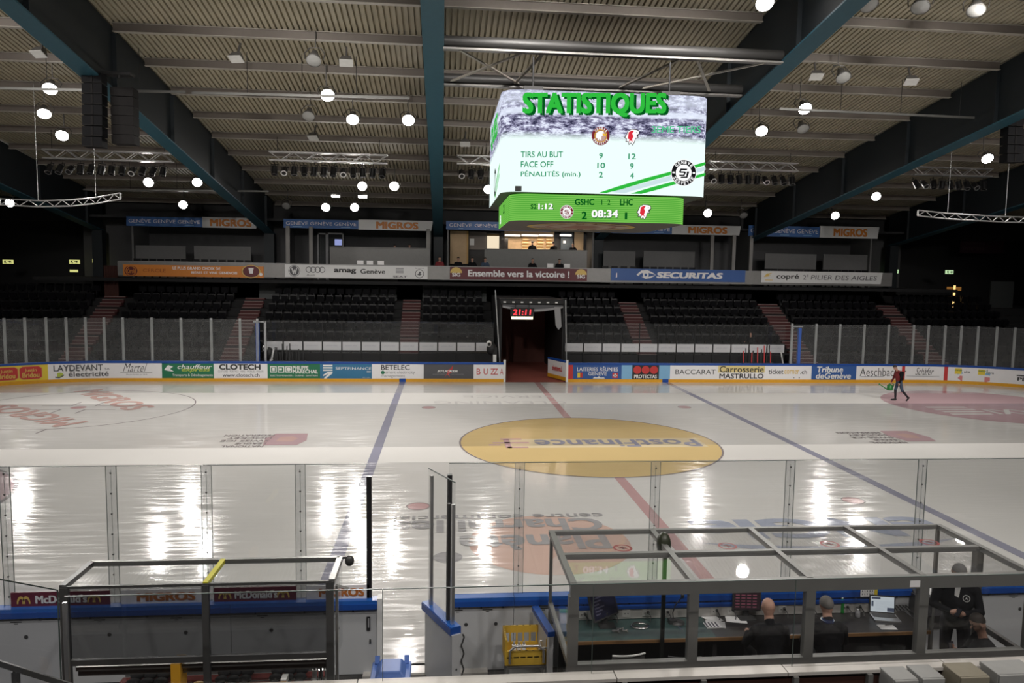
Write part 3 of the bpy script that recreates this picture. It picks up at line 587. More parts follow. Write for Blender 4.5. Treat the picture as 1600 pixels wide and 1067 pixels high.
b.t('Audi',.15,.205,.12,.28,I_dkg).t('amag',.34,.495,.32,.72,I_blk,.04).t('Genève',.525,.7,.36,.74,I_blk,.02)
for i in range(4): b.r(.775,.83,.78-i*.11,.86-i*.11,I_mgr)
b.t('SEAT',.755,.855,.08,.24,I_dkg,.02).t('ŠKODA',.91,.975,.82,.92,I_dkg).ring(.943,.42,.24,.28,I_dkg).p(.943,.42,[(-.16,-.06),(.0,-.12),(.14,-.04),(.04,.02),(.12,.1),(0,.14),(-.06,.02)],I_dkg); b.end()
b=Bn((703,417),(917,439),YM,I_mar,'dark red gallery banner with white victory slogan and two half suns',lo)
b.t('Ensemble vers la victoire !',.13,.87,.24,.8,I_pgr,.03)
for u_ in (.045,.955):
    b.m.flat(V((b.x0+b.w*u_,b.y,b.z0+b.h*.52)),X,Z,[(.38*math.cos(math.pi*i/16),.36*math.sin(math.pi*i/16)) for i in range(17)],I_gold,.006); b.t('SIG',u_-.03,u_+.03,.22,.52,I_pgr,.02,0,.012)
b.end()
b=Bn((955,419),(1164,441),YM,I_blu,'blue gallery banner with white eye emblem and security company name',lo)
b.p(.255,.5,[(-.62,-.0),(-.3,.28),(.1,.32),(.45,.16),(.7,0),(.3,.1),(0,.15),(-.3,.1),(-.5,-.08)],I_pgr).p(.255,.5,[(-.3,-.12),(0,-.27),(.35,-.2),(.7,0),(.3,-.1),(0,-.16)],I_pgr); b.ring(.255,.5,.09,.2,I_pgr); b.t('SECURITAS',.335,.83,.25,.75,I_pgr,.05,.12).p(.04,.4,[(-.04,-.15),(.04,-.1),(.03,.2),(-.02,.15)],I_pgr); b.end()
b=Bn((1190,423),(1376,444),YM,I_bgrey,'pale gallery banner with thin grey pension slogan, rightmost one',lo,.1)
b.p(.055,.5,[(-.3,-.02),(-.1,.2),(.28,.26),(.02,.1),(.22,.1),(.0,.02)],I_gold).r(.03,.095,.18,.24,I_gold).t('copré',.125,.31,.22,.76,I_blk,.02).t('2',.345,.37,.3,.7,I_dkg).t('E',.375,.39,.55,.72,I_dkg).t('PILIER DES AIGLES',.41,.965,.3,.7,I_dkg,.0,.12); b.end()
YU=27.; up='upper box banners'; I_bb=mk('banner_blue',(.05,.15,.42))
def upper(pl,pm_,pr,nm,words,mig=True):
    b=Bn(pl,(pm_[0],pm_[1]),YU,I_bb,'blue strip repeating a city name above %s'%nm,up)
    n=len(words)
    for i,wd_ in enumerate(words):
        b.t(wd_,.03+i*.97/n,(i+1)*.97/n,.35,.82,I_pgr,.0).r(.12+i*.97/n,-.08+(i+1)*.97/n,.14,.2,I_lbl)
    b.end()
    if mig:
        b=Bn((pm_[0],pl[1]+1),pr,YU,I_bgrey,'white strip with orange supermarket name above %s'%nm,up,.1); b.t('MIGROS',.24 if mig is True else mig[0],.82 if mig is True else mig[1],.14,.84,I_ora,.05); b.end()
upper((197,338),(316,355),(400,357),'the leftmost box',['GENÈVE']*3,(.14,.92)); upper((443,342),(560,358),(674,361),'the box with the small screen',['GENÈVE']*3)
upper((697,345),(860,362),(860,362),'the lit commentary box',['GENÈVE']*4,False); upper((930,350),(1050,366),(1155,368),'the box right of the lit one',['GENÈVE']*3); upper((1170,352),(1281,371),(1371,373),'the rightmost box',['GENÈVE']*3)
# boxes: side walls, back wall, roofs
m=MB(); m.bx(-30,30,29.8,30,5.2,9.4,boxw); m.bx(-30,30,27.06,30,9.15,9.3,dark); m.bx(-42,42,29.9,30.1,9.0,10.6,black); struct(m.build('wall_boxes'))
lightw=M('box_side_wall',(.15,.15,.15),.7)
for px,nm in ((207,'left end of the leftmost box'),(447,'left end of the box with the screen'),(672,'right end of the box with the screen'),(700,'left end of the lit box'),(927,'right end of the lit box'),(1172,'left end of the rightmost box'),(1362,'right end of the rightmost box')):
    x=atY(px,370,YU+.1).x; m=MB(); m.bx(x-.06,x+.06,YU+.1,29.8,5.2,9.15,lightw); o=m.build('box_partition'); tag(o,'pale side wall at the %s'%nm,'partition')
for px,nm in ((450,'beside the left screen box'),(486,'between the dark door and the screen box'),(669,'right of the screen box counter'),(1113,'inside the box right of the lit one'),(1147,'far end of the box right of the lit one'),(1174,'left of the rightmost box')):
    x=atY(px,380,YU-.1).x; m=MB(); m.bx(x-.12,x+.12,YU-.15,YU+.05,5.2,8.8,M('column_paint',(.24,.23,.22),.5)); o=m.build('box_column'); tag(o,'pale square column %s'%nm,'column')
def counter(px0,px1,py0,py1,y,mat,label,nm='box_counter'):
    a=atY(px0,py0,y); b=atY(px1,py1,y); m=MB(); m.bx(a.x,b.x,y,y+.08,5.2,a.z,mat); m.bx(a.x,b.x,y-.1,y+.3,a.z,a.z+.04,mat); o=m.build(nm); tag(o,label,'counter')
counter(515,672,386,405,26.6,brush,'brushed metal counter under the small blue screen'); counter(757,917,389,408,26.6,brush,'brushed metal counter in front of the lit commentary box')
def lowwall(px0,px1,py0,label):
    y=27.4; a=atY(px0,py0,y); b=atY(px1,py0,y); m=MB(); m.bx(a.x,b.x,y,y+.1,5.2,a.z,lightw); o=m.build('box_parapet'); tag(o,label,'parapet')
lowwall(210,290,383,'pale low wall of the leftmost box, left half'); lowwall(303,392,384,'pale low wall of the leftmost box, right half'); lowwall(943,993,392,'short pale low wall right of the lit box'); lowwall(1006,1086,392,'long pale low wall right of the lit box'); lowwall(1196,1276,396,'pale low wall of the rightmost box, left half'); lowwall(1287,1356,397,'pale low wall of the rightmost box, right half')
bs=None
def boxseats(px0,px1,py,n,where):
    global bs
    for i in range(n):
        p=atY(px0+(px1-px0)*i/(n-1),py,26.9); 
        if bs is None:
            m=MB(); m.bx(-.22,.22,-.05,.03,.0,.5,seatm); m.bx(-.22,.22,-.4,-.02,-.08,.0,seatm); m.bx(-.04,.04,-.25,-.15,-.75,-.08,seatm); bs=m.build('gallery_chair',base=(0,0,0)); o=bs
        else: o=dup(bs)
        o.location=(p.x,26.9,5.97); tag(o,'dark seat back in the row before the %s'%where,'seat','seats before the '+where)
boxseats(214,288,394,7,'leftmost box, left half'); boxseats(306,388,394,7,'leftmost box, right half'); boxseats(946,990,402,4,'short pale wall right of the lit box'); boxseats(1010,1082,402,7,'long pale wall right of the lit box'); boxseats(1200,1272,404,8,'rightmost box, left half'); boxseats(1290,1352,405,7,'rightmost box, right half')
# screen box fittings
a=atY(523,383,29.); b=atY(534,374,29.); g=thing('wall_screen','small lit blue screen in the dark box','screen',(a.x,29,a.z)); m=MB(); m.bx(a.x-.1,b.x+.1,29,29.1,a.z-.1,b.z+.1,black); m.build('casing',g); m=MB(); m.bx(a.x,b.x,28.98,29,a.z,b.z,emis('blue_screen',(.45,.5,.95),.8)); m.build('display',g)
for px0,px1,nm in ((496,511,'left'),(511,537,'right')):
    a=atY(px0,403,28.5); b=atY(px1,364,28.5); m=MB()
    for q in ((a.x,a.x+.1),(b.x-.1,b.x)): m.bx(q[0],q[1],28.5,28.6,5.2,b.z,grey)
    m.bx(a.x,b.x,28.5,28.6,b.z-.1,b.z,grey); m.bx(a.x,b.x,28.55,28.58,5.2,b.z,glass('door_glass_'+nm,haze=.02)); o=m.build('glazed_door'); tag(o,'%s dark glazed door leaf in the box with the small screen'%nm,'door')
# lit commentary box
warm=M('warm_plaster',(.62,.44,.26),.7); x0=atY(702,380,27.5).x; x1=atY(926,380,27.5).x
m=MB(); m.bx(x0,x1,29.3,29.4,5.2,8.75,boxw); o=m.build('box_back_wall'); tag(o,'inner back wall of the lit commentary box','wall panel')
def lit(px0,px1,py0,py1,y,mat,name,label,cat,t=.08):
    a=atY(px0,py1,y); b=atY(px1,py0,y); m=MB(); m.bx(a.x,b.x,y,y+t,a.z,b.z,mat); o=m.build(name); return tag(o,label,cat)
lit(703,730,361,412,28.6,warm,'wooden_door','tall pale wooden door standing open at the left of the lit box','door'); lit(729,732,361,412,28.5,M('door_edge',(.6,.36,.12),.6),'door_frame','orange wooden edge of the open door in the lit box','door frame')
lit(733,760,362,390,29.2,M('grey_plaster',(.25,.22,.2),.8),'wall_panel','grey wall with a notice between the open door and the bright window','wall panel'); lit(734,741,373,383,29.15,I_wht,'notice','white paper notice on the grey wall of the lit box','notice',.02)
lit(761,780,368,389,29.1,emis('lit_pane',(1.,.85,.62),.9),'lit_window','bright square window of the lit box','window'); g=lit(761,780,366.5,368.5,29.05,M('door_edge',(.6,.36,.12)),'window_head','orange wood over the bright window of the lit box','frame')
lit(783,788,362,391,28.9,boxw,'pillar','dark narrow pillar right of the bright window','pillar'); lit(788,866,362,391,29.2,warm,'wall_panel','warm wooden back wall behind the shelves','wall panel')
for i,(px0,px1) in enumerate(((816,826),(839,849),(853,863))):
    a=atY(px0,389,29.1); b=atY(px1,370,29.1); g=thing('wall_shelf','%s pale shelf unit on the warm wall of the lit box'%['left','middle','right'][i],'shelf',(a.x,29.1,a.z),'shelf units in the lit box')
    m=MB(); m.bx(a.x,b.x,29.12,29.18,a.z,b.z,I_tan); m.build('back',g)
    for k in range(5): z=a.z+(b.z-a.z)*k/4; m=MB(); m.bx(a.x,b.x,28.9,29.12,z-.03,z+.05,M('shelf_cream',(.75,.6,.35),.6)); m.build('board',g)
lit(876,895,364,390,28.9,M('blue_grey_door',(.05,.07,.09),.6),'dark_door','dark blue-grey door with small lit sign in the lit box','door'); lit(880,884,376,380,28.85,I_wht,'door_sign','tiny white sign on the dark door','sign',.02)
lit(897,912,362,391,29.2,warm,'wall_panel','warm wall at the right end of the lit box','wall panel')
for i,(px0,px1) in enumerate(((789,813),(815,841),(842,864),(875,893))):
    a=atY(px0,367.5,28.2); b=atY(px1,367.5,28.2); m=MB(); m.bx(a.x,b.x,28.15,28.3,a.z-.06,a.z+.06,emis('white_tube',(1.,.95,.88),1.6)); o=m.build('tube_light'); tag(o,'white fluorescent tube on the ceiling of the lit box, %s from the left'%ORD[i],'light','tubes of the lit box')
    l=bpy.data.lights.new('tube_lamp','AREA'); l.shape='RECTANGLE'; l.size=b.x-a.x; l.size_y=.15; l.energy=26; l.color=(1,.8,.6); lo_=bpy.data.objects.new('tube_lamp',l); COL.objects.link(lo_); lo_.parent=o; lo_.location=(0,0,-.03)
lit(788,794,372,391,28.4,black,'coat_stand','dark coat on a stand in front of the warm wall','coat',.2)
# exit signs
ex=emis('exit_yellow',(.85,.85,.30),.75); exg=emis('exit_green',(.62,.9,.5),.85); exd=M('exit_dark',(.05,.07,.01),.6)
for px,py,c,nm,w in ((12,409,ex,'yellow one at the far left edge',14),(116,409,ex,'yellow one above the plain light bar at left',14),(152,407.5,ex,'yellow one nearest the orange banner',14),(1398,424,exg,'green one right of the pale banner',13),(1484,425,exg,'green one at the far right',13)):
    p=atY(px,py,29.); k=54.14/F_PX; g=thing('exit_sign','small lit exit sign, %s'%nm,'exit sign',tuple(p),'exit signs')
    m=MB(); m.bx(p.x-w*k/2,p.x+w*k/2,29,29.1,p.z-3*k,p.z+3*k,c); m.build('light_panel',g)
    m=MB(); m.flat(V((p.x,28.99,p.z)),X,Z,[(-.0,-.03),(.12,-.03),(.12,-.1),(.24,.0),(.12,.1),(.12,.03),(0,.03)],exd); m.flat(V((p.x-.15,28.99,p.z)),X,Z,[(-.06,-.11),(-.02,-.02),(.02,-.11),(.07,-.11),(.02,.03),(.06,.05),(.0,.11),(-.07,.04),(-.04,0)],exd); m.ring((p.x,28.99,p.z),X*(w/6.),Z,2.7*k,3.*k,exd,0,4,.785,7.07); m.build('pictogram',g)
lit(109,121,421.5,425,29.,ex,'light_bar','plain yellow light bar under the exit sign at left','light')
m=MB(); a=atY(1489,472,24.7); b=atY(1493.5,446,24.7); m.bx(a.x,b.x,24.7,24.75,3.92,b.z,emis('warm_slit',(1.,.6,.22),1.6)); o=m.build('lit_doorway'); tag(o,'narrow glowing doorway gap at the right of the stand','doorway')
a=atY(1480,448,24.76); b=atY(1502,452,24.76); m=MB(); m.bx(a.x,b.x,24.76,24.8,b.z-.1,a.z,emis('warm_dim',(.8,.35,.08),.25)); o=m.build('lit_sign'); tag(o,'dim orange sign over the glowing doorway gap','sign')
c=M('dark_red_curtain',(.05,.016,.012),.9); m=MB(); a=atY(164,468,24.); b=atY(184,415,24.)
for i in range(8): x=a.x+(b.x-a.x)*i/8; m.tube((x+.05,24,a.z),(x+.05,24,b.z),.07,c,8)
o=m.build('curtain'); tag(o,'dark red hanging curtain left of the orange banner','curtain')
# dark red wall poster far right
a=atY(1500,395,31.); b=atY(1570,365,31.); g=thing('wall_poster','barely lit dark red poster on the right-hand wall','poster',(a.x,31,a.z)); m=MB(); m.bx(a.x,b.x,31,31.05,a.z,b.z,M('poster_dark',(.045,.012,.02),.7)); m.build('panel',g)
m=MB(); 
for i,t in enumerate(('LE FUTUR EST À','CONSTRUISONS','ENSEMBLE')): m.text(t,V((a.x+.2,30.99,b.z-.5-i*.42)),X,Z,(b.x-a.x)*.5,.22,M('poster_print',(.10,.05,.06),.7))
m.build('lettering',g)
# ================================================================ scoreboard cube
def screen_mat():
    m=bpy.data.materials.new('screen_picture'); m.use_nodes=True; nt=m.node_tree; N=nt.nodes; L=nt.links; N.remove(N['Principled BSDF'])
    g=N.new('ShaderNodeNewGeometry'); sx=N.new('ShaderNodeSeparateXYZ'); L.new(g.outputs['Position'],sx.inputs[0])
    mp=N.new('ShaderNodeMapping'); mp.inputs['Scale'].default_value=(1.6,1.6,4.5); L.new(g.outputs['Position'],mp.inputs[0])
    nz=N.new('ShaderNodeTexNoise'); nz.inputs['Scale'].default_value=2.6; nz.inputs['Detail'].default_value=6; nz.inputs['Roughness'].default_value=.7; L.new(mp.outputs[0],nz.inputs['Vector'])
    cr=N.new('ShaderNodeValToRGB'); e=cr.color_ramp.elements; e[0].position=.40; e[0].color=(.03,.03,.07,1); e[1].position=.60; e[1].color=(.80,.85,1,1); q=e.new(.5); q.color=(.28,.27,.42,1); L.new(nz.outputs[0],cr.inputs[0])
    # pale tier stripes of the pictured arena
    zr=N.new('ShaderNodeValToRGB'); z=zr.color_ramp; z.interpolation='LINEAR'; z.elements[0].position=0; z.elements[0].color=(0,0,0,1); z.elements[1].position=1; z.elements[1].color=(.25,.25,.25,1)
    for p,v in ((.47,0),(.52,.85),(.60,.85),(.64,.1),(.70,.3),(.8,.6),(.9,.5)): k=z.elements.new(p); k.color=(v,v,v,1)
    mr=N.new('ShaderNodeMapRange'); mr.inputs[1].default_value=9.75; mr.inputs[2].default_value=11.15; L.new(sx.outputs[2],mr.inputs[0]); L.new(mr.outputs[0],zr.inputs[0])
    m1=N.new('ShaderNodeMixRGB'); m1.inputs[2].default_value=(.8,.86,1,1); L.new(zr.outputs[0],m1.inputs[0]); L.new(cr.outputs[0],m1.inputs[1])
    ed=N.new('ShaderNodeMapRange'); ed.inputs[1].default_value=9.72; ed.inputs[2].default_value=9.95; L.new(sx.outputs[2],ed.inputs[0])
    m2=N.new('ShaderNodeMixRGB'); m2.inputs[1].default_value=(.84,1,.96,1); L.new(ed.outputs[0],m2.inputs[0]); L.new(m1.outputs[0],m2.inputs[2])
    em=N.new('ShaderNodeEmission'); em.inputs[1].default_value=1.05; L.new(m2.outputs[0],em.inputs[0]); L.new(em.outputs[0],N['Material Output'].inputs[0]); return m
def ribbon_mat():
    m=bpy.data.materials.new('ribbon_green'); m.use_nodes=True; nt=m.node_tree; N=nt.nodes; L=nt.links; N.remove(N['Principled BSDF'])
    g=N.new('ShaderNodeNewGeometry'); w=N.new('ShaderNodeTexWave'); w.bands_direction='Z'; w.inputs['Scale'].default_value=5.5; L.new(g.outputs['Position'],w.inputs['Vector'])
    mx=N.new('ShaderNodeMixRGB'); mx.inputs[1].default_value=(.07,.36,.035,1); mx.inputs[2].default_value=(.22,.58,.10,1); L.new(w.outputs[0],mx.inputs[0])
    em=N.new('ShaderNodeEmission'); em.inputs[1].default_value=1.; L.new(mx.outputs[0],em.inputs[0]); L.new(em.outputs[0],N['Material Output'].inputs[0]); return m
e_grn=emis('e_green',(.03,.50,.05)); e_dgn=emis('e_dark_green',(.0,.09,.01)); e_txt=emis('e_text_green',(.04,.32,.16)); e_blk=emis('e_black',(.008,.008,.01)); e_wht=emis('e_white',(1,1,1)); e_mar=emis('e_maroon',(.20,.02,.03)); e_red=emis('e_red',(.72,.03,.05)); e_yel=emis('e_yellow',(.85,.5,.05)); e_pale=emis('e_pale',(.62,.78,.82)); e_out=emis('e_outline',(.05,.03,.04))
def rrect(x0,x1,y0,y1,r,n=6):
    pts=[]
    for cx,cy,a0 in ((x1-r,y0+r,-90),(x1-r,y1-r,0),(x0+r,y1-r,90),(x0+r,y0+r,180)):
        for i in range(n+1): a=math.radians(a0+90*i/n); pts.append((cx+r*math.cos(a),cy+r*math.sin(a)))
    return pts
def rring(pts,z0,z1,m):
    q=MB(); n=len(pts); q.add([(a,b,z0) for a,b in pts]+[(a,b,z1) for a,b in pts],[(i,(i+1)%n,n+(i+1)%n,n+i) for i in range(n)],m,True); return q
FX0,FX1,FY=-3.4,2.85,-3.0
sb=thing('scoreboard','large bright scoreboard cube hanging over centre ice, showing match statistics','scoreboard',(-.28,.1,7.3))
P=rrect(FX0,FX1,FY,3.2,.55); ms_=rring(P,8.19,11.12,screen_mat()); ms_=ms_.build('main_screen',sb)
m=MB(); n=len(P); m.add([(a,b,11.12) for a,b in P],[list(range(n))],black); m.add([(a,b,8.19) for a,b in P],[list(range(n))[::-1]],M('scoreboard_underside',(.02,.02,.02),.6)); m.build('casing',sb)
P2=rrect(-3.1,2.33,-2.75,2.55,.6); rb_=rring(P2,7.38,8.17,ribbon_mat()).build('lower_ribbon',sb)
m=MB(); n=len(P2); m.add([(a,b,7.38) for a,b in P2],[list(range(n))[::-1]],M('ribbon_underside',(.06,.055,.05),.7)); m.build('underside',sb)
m=MB(); c=(-.55,-.4,7.372); m.disc(c,-Z,1.75,M('emblem_cream',(.26,.21,.17),.6),48); m.ring(V(c)-Z*.002,X,-Y,1.62,1.78,M('emblem_gold',(.36,.25,.05),.6),0,48); m.ring(V(c)-Z*.002,X,-Y,1.05,1.18,M('emblem_brown',(.2,.09,.06),.6),0,48)
m.arc_text('GENEVE',c,X,-Y,1.4,.34,M('emblem_brown',(.2,.09,.06),.6),90,110); m.arc_text('SERVETTE',c,X,-Y,1.4,.34,M('emblem_brown',(.2,.09,.06),.6),270,140,True); m.flat(c,X,-Y,[(-.6,-.6),(.2,-.8),(.8,-.1),(.3,.1),(.5,.6),(-.3,.7)],M('emblem_brown',(.2,.09,.06),.6),.004); m.build('emblem',sb)
m=MB(); m.bx(-3.0,-2.82,-3.12,-3.0,8.2,8.34,black); m.build('sensor_box',sb)
def scr(mb,body,x0,y0,x1,y1,mat,bold=0,shear=0,off=.01,y=FY):
    a=atY(x0,y1,y); b=atY(x1,y0,y); mb.text(body,a,V((b.x-a.x,0,(atY(x1,y1,y).z-a.z))).normalized(),Z,b.x-a.x,atY(x0,y0,y).z-a.z,mat,bold,shear,off)
def gs(mb,c,r,bg):
    mb.ring(c,X,Z,0.001,r,e_wht,.012,36).ring(c,X,Z,r*.62,r*.95,bg,.016,36); mb.arc_text('GENEVE',c,X,Z,r*.79,r*.24,e_wht,90,95,False,.03,.02); mb.arc_text('SERVETTE',c,X,Z,r*.79,r*.24,e_wht,270,120,True,.03,.02)
    for sx in (-.79,.79): mb.flat(c,X,Z,[(r*(sx-.09),-.06*r),(r*(sx+.09),-.06*r),(r*(sx+.09),.06*r),(r*(sx-.09),.06*r)],e_wht,.02)
    k=r*.5
    mb.flat(c,X,Z,[(a*k,b*k) for a,b in ((-.75,.1),(-.5,.62),(.55,.62),(.45,.38),(-.35,.38),(-.45,.2),(.2,.2),(.35,.05),(.1,-.5),(-.65,-.5),(-.72,-.3),(-.05,-.3),(.05,-.02),(-.6,-.02))],bg,.02)
    mb.flat(c,X,Z,[(a*k,b*k) for a,b in ((.5,.2),(.85,.2),(.6,-.75),(-.5,-.8),(-.4,-.6),(.4,-.55))],bg,.02)
def lion(mb,c,r):
    f=lambda pts,mat,o: mb.flat(c,X,Z,[(a*r,b*r) for a,b in pts],mat,o)
    f([(-.55,.75),(-.1,.98),(.5,.95),(.85,.85),(.95,.45),(.75,.2),(.8,-.1),(.45,-.15),(.35,-.6),(.1,-1.0),(-.1,-.75),(-.4,-.95),(-.45,-.6),(-.8,-.6),(-.75,-.25),(-.98,-.05),(-.75,.3)],e_out,.01)
    f([(-.5,.7),(-.1,.92),(.5,.88),(.78,.78),(.86,.5),(.6,.3),(.7,-.02),(.4,-.08),(.28,-.55),(.08,-.88),(-.1,-.65),(-.35,-.82),(-.4,-.5),(-.7,-.5),(-.66,-.2),(-.85,-.05),(-.66,.3)],e_wht,.014)
    f([(-.45,.6),(-.05,.8),(.2,.75),(.0,.45),(.15,.1),(.0,-.3),(.1,-.6),(-.15,-.4),(-.35,-.55),(-.35,-.25),(-.55,-.2),(-.5,.15)],e_red,.018)
    f([(.45,.6),(.62,.62),(.55,.5)],e_out,.02); f([(.5,.18),(.82,.3),(.6,.05)],e_out,.02)
m=MB(); scr(m,'STATISTIQUES',820,147,1046,186,e_dgn,.05,0,.008); m.build('heading_shadow',ms_)
m=MB(); scr(m,'STATISTIQUES',816,144.5,1042,183,e_grn,.045,0,.014); m.build('heading',ms_)
m=MB()
for t,y in (('TIRS AU BUT',236.5),('FACE OFF',252),('PÉNALITÉS (min.)',266)): scr(m,t,813.5,y,{'T':879.5,'F':864.5,'P':907}[t[0]],y+(9.5 if t[0]!='P' else 12),e_txt,.014)
for t,x0,x1,y in (('9',936,942,239),('12',981.5,993.5,240),('10',933,945.5,254),('9',984,990,255),('2',935.5,942,268.5),('4',984,990.5,270)): scr(m,t,x0,y,x1,y+9,e_txt,.02)
scr(m,'3EME TIERS',1018,197,1095,208,emis('e_mid_green',(.10,.55,.28)),.02); m.build('statistics',ms_)
def q(*pts): return [atY(a,b,FY) for a,b in pts]
m=MB()
for pts,mat in (([(936,301),(966,291),(1010,278),(1052,267),(1102,253),(1102,258),(1060,270),(1010,284),(970,296),(947,301.5)],e_grn),([(985,302.5),(1020,292),(1060,281.5),(1102,270),(1102,274.5),(1060,286.5),(1025,297),(1002,303)],e_grn),([(955,300),(1010,285),(1060,271),(1102,260),(1102,266),(1060,279),(1010,292),(975,302)],e_pale)):
    m.poly([p-Y*.008 for p in q(*pts)],mat)
m.build('slanted_stripes',ms_)
m=MB(); c=atY(1068,270,FY); gs(m,c,atY(1088,270,FY).x-c.x,e_blk); m.build('club_emblem',ms_)
m=MB(); c=atY(938.5,212.5,FY); r=atY(952.5,212,FY).x-c.x
m.ring(c,X,Z,.001,r,e_mar,.01,36).ring(c,X,Z,r*.64,r*.70,e_yel,.013,36).ring(c,X,Z,.001,r*.6,emis('e_cream',(.55,.35,.3)),.013,36); m.arc_text('GENEVE',c,X,Z,r*.82,r*.22,e_wht,90,95,False,.03,.016); m.arc_text('SERVETTE',c,X,Z,r*.82,r*.22,e_wht,270,120,True,.03,.016)
f=lambda pts,mat,o: m.flat(c,X,Z,[(a*r,b*r) for a,b in pts],mat,o)
f([(-.55,-.2),(-.5,.3),(-.1,.55),(.3,.5),(.35,.15),(.1,-.05),(.05,-.5),(-.15,-.3),(-.25,-.55),(-.35,-.25)],e_wht,.016); f([(.2,.3),(.62,.2),(.55,-.05),(.2,.1)],e_yel,.02); m.build('eagle_emblem',ms_)
m=MB(); c=atY(987.5,214.5,FY); lion(m,c,atY(1000,214,FY).x-c.x); m.build('lion_emblem',ms_)
YR=-2.75; m=MB(); kk=lambda *a,**k: scr(m,*a,y=YR,**k)
kk('GSHC',898,310.5,928.5,320.5,e_dgn,.035); kk('1',939.5,312,941,320,e_dgn,.01); kk('2',949,312,953.5,320,e_dgn,.01); kk('LHC',968.5,311,989,321,e_dgn,.035); kk('S2',829,319,838.5,326.5,e_dgn,.02); kk('2',908.5,330.5,917,342.5,e_dgn,.03); kk('1',976,332,980,343,e_dgn,.03)
kk('1:12',841.5,318.5,865,327.5,e_dgn,.03,0,.008); kk('1:12',841,318,864,327,e_wht,.03,0,.014); kk('08:34',924.5,328.5,967,341,e_dgn,.04,0,.008); kk('08:34',924,328,966,340,e_wht,.03,0,.014); m.build('score_lettering',rb_)
m=MB(); c=atY(885.5,331,YR); gs(m,c,atY(896,331,YR).x-c.x,e_mar); c=atY(1006,331.5,YR); lion(m,c,atY(1018,331,YR).x-c.x); m.build('score_emblems',rb_)
m=MB()                                               # left-hand faces: glimpses of the same picture
for y0,z0,z1_,w in ((-2.0,9.0,9.35,.12),(-1.95,8.75,9.0,.1)): m.add([(FX0-.01,y0-.3,z0),(FX0-.01,y0+1.6,z0-.55),(FX0-.01,y0+1.6,z0-.55+w),(FX0-.01,y0-.3,z0+w)],[(0,1,2,3)],e_grn)
m.text('QUES',V((FX0-.01,1.9,10.0)),-Y,Z,3.2,.85,e_grn,.05,0,.01); gs2=V((FX0-.005,-.4,8.75)); m.ring(gs2,-Y,Z,.3,.45,e_blk,.01,30); m.text('B',V((-3.105,1.2,7.5)),-Y,Z,.5,.3,e_wht,.03,0,.01); m.text('2',V((-3.105,-.2,7.75)),-Y,Z,.5,.3,e_dgn,.03,0,.01); m.build('side_picture',ms_)
lamp_pale=M('pale_flange',(.22,.21,.20),.5)
# carrying steel over the scoreboard
tubem=M('grey_tube_paint',(.03,.029,.028),.5)
for (yy,nm) in ((-1.1,'front'),(2.2,'rear')):
    zz=roof_z(yy)-1.95 if yy<0 else roof_z(yy)-1.75
    m=MB(); m.tube((BX[2]+.3,yy,zz),(BX[3]-.3,yy,zz),.17,tubem,14); m.bx(BX[2]+.3,BX[3]-.3,yy-.12,yy+.12,zz-.26,zz-.2,lamp_pale); o=m.build('carrier_tube'); tag(o,'%s grey round tube spanning between beams above the scoreboard'%nm,'tube')
for (xa,ya,xb,yb,nm) in ((-4.6,-1.1,-2.4,2.2,'left cross brace, running right'),(-2.6,-1.1,-4.9,2.2,'left cross brace, running left'),(3.0,-1.1,4.6,2.2,'right cross brace, running right'),(5.2,-1.1,2.0,2.2,'right cross brace, running left'),(-2.,-1.1,-2.6,2.2,'left straight brace'),(2.4,-1.1,1.2,2.2,'right straight brace')):
    m=MB(); m.bar((xa,ya,12.7),(xb,yb,12.55),.09,.05,purl); o=m.build('roof_brace'); tag(o,'thin pale steel %s above the scoreboard'%nm,'brace')
for x,nm in ((-2.3,'left'),(2.1,'right')):
    g=thing('chain_hoist','black chain hoist on the %s top of the scoreboard'%nm,'hoist',(x,-1.1,11.12)); m=MB(); m.bx(x-.3,x+.3,-1.3,-.9,11.25,11.65,black); m.tube((x,-1.1,11.12),(x,-1.1,11.25),.05,black); m.build('motor',g); m=MB(); m.tube((x,-1.1,11.65),(x,-1.1,12.6),.03,black); m.build('chain',g)
# ================================================================ lamps under the roof
e_lamp=emis('lamp_glow',(1.,.96,.93),26.); lamp_h=M('lamp_housing',(.16,.155,.15),.4,.5); lens_off=M('lamp_glass_unlit',(.34,.34,.33),.15)
def lamp_proto(on):
    g=thing('high_bay_lamp','x','lamp',(0,0,0)); m=MB(); m.lathe([(.07,.5),(.12,.46),(.14,.3),(.22,.18),(.28,.0),(.26,.0)],(0,0,0),Z,lamp_h,20); m.disc((0,0,.5),Z,.07,lamp_h,12); hs_=m.build('housing',g)
    m=MB(); m.lathe([(.265,.01),(.2,-.03),(.0,-.05)],(0,0,0),Z,e_lamp if on else lens_off,20); m.build('lens',hs_)
    m=MB(); m.path([(-.33,0,.08),(-.36,0,.4),(-.2,0,.7),(0,0,.75),(.2,0,.7),(.36,0,.4),(.33,0,.08)],.02,lamp_h,6); m.build('yoke',g)
    if on:
        l=bpy.data.lights.new('lamp_light','SPOT'); l.energy=LAMP_W; l.spot_size=math.radians(88); l.spot_blend=.8; l.shadow_soft_size=.26; l.color=(1.,.95,.9)
        lo_=bpy.data.objects.new('lamp_light',l); COL.objects.link(lo_); lo_.parent=g; lo_.location=(0,0,-.12)
    return g
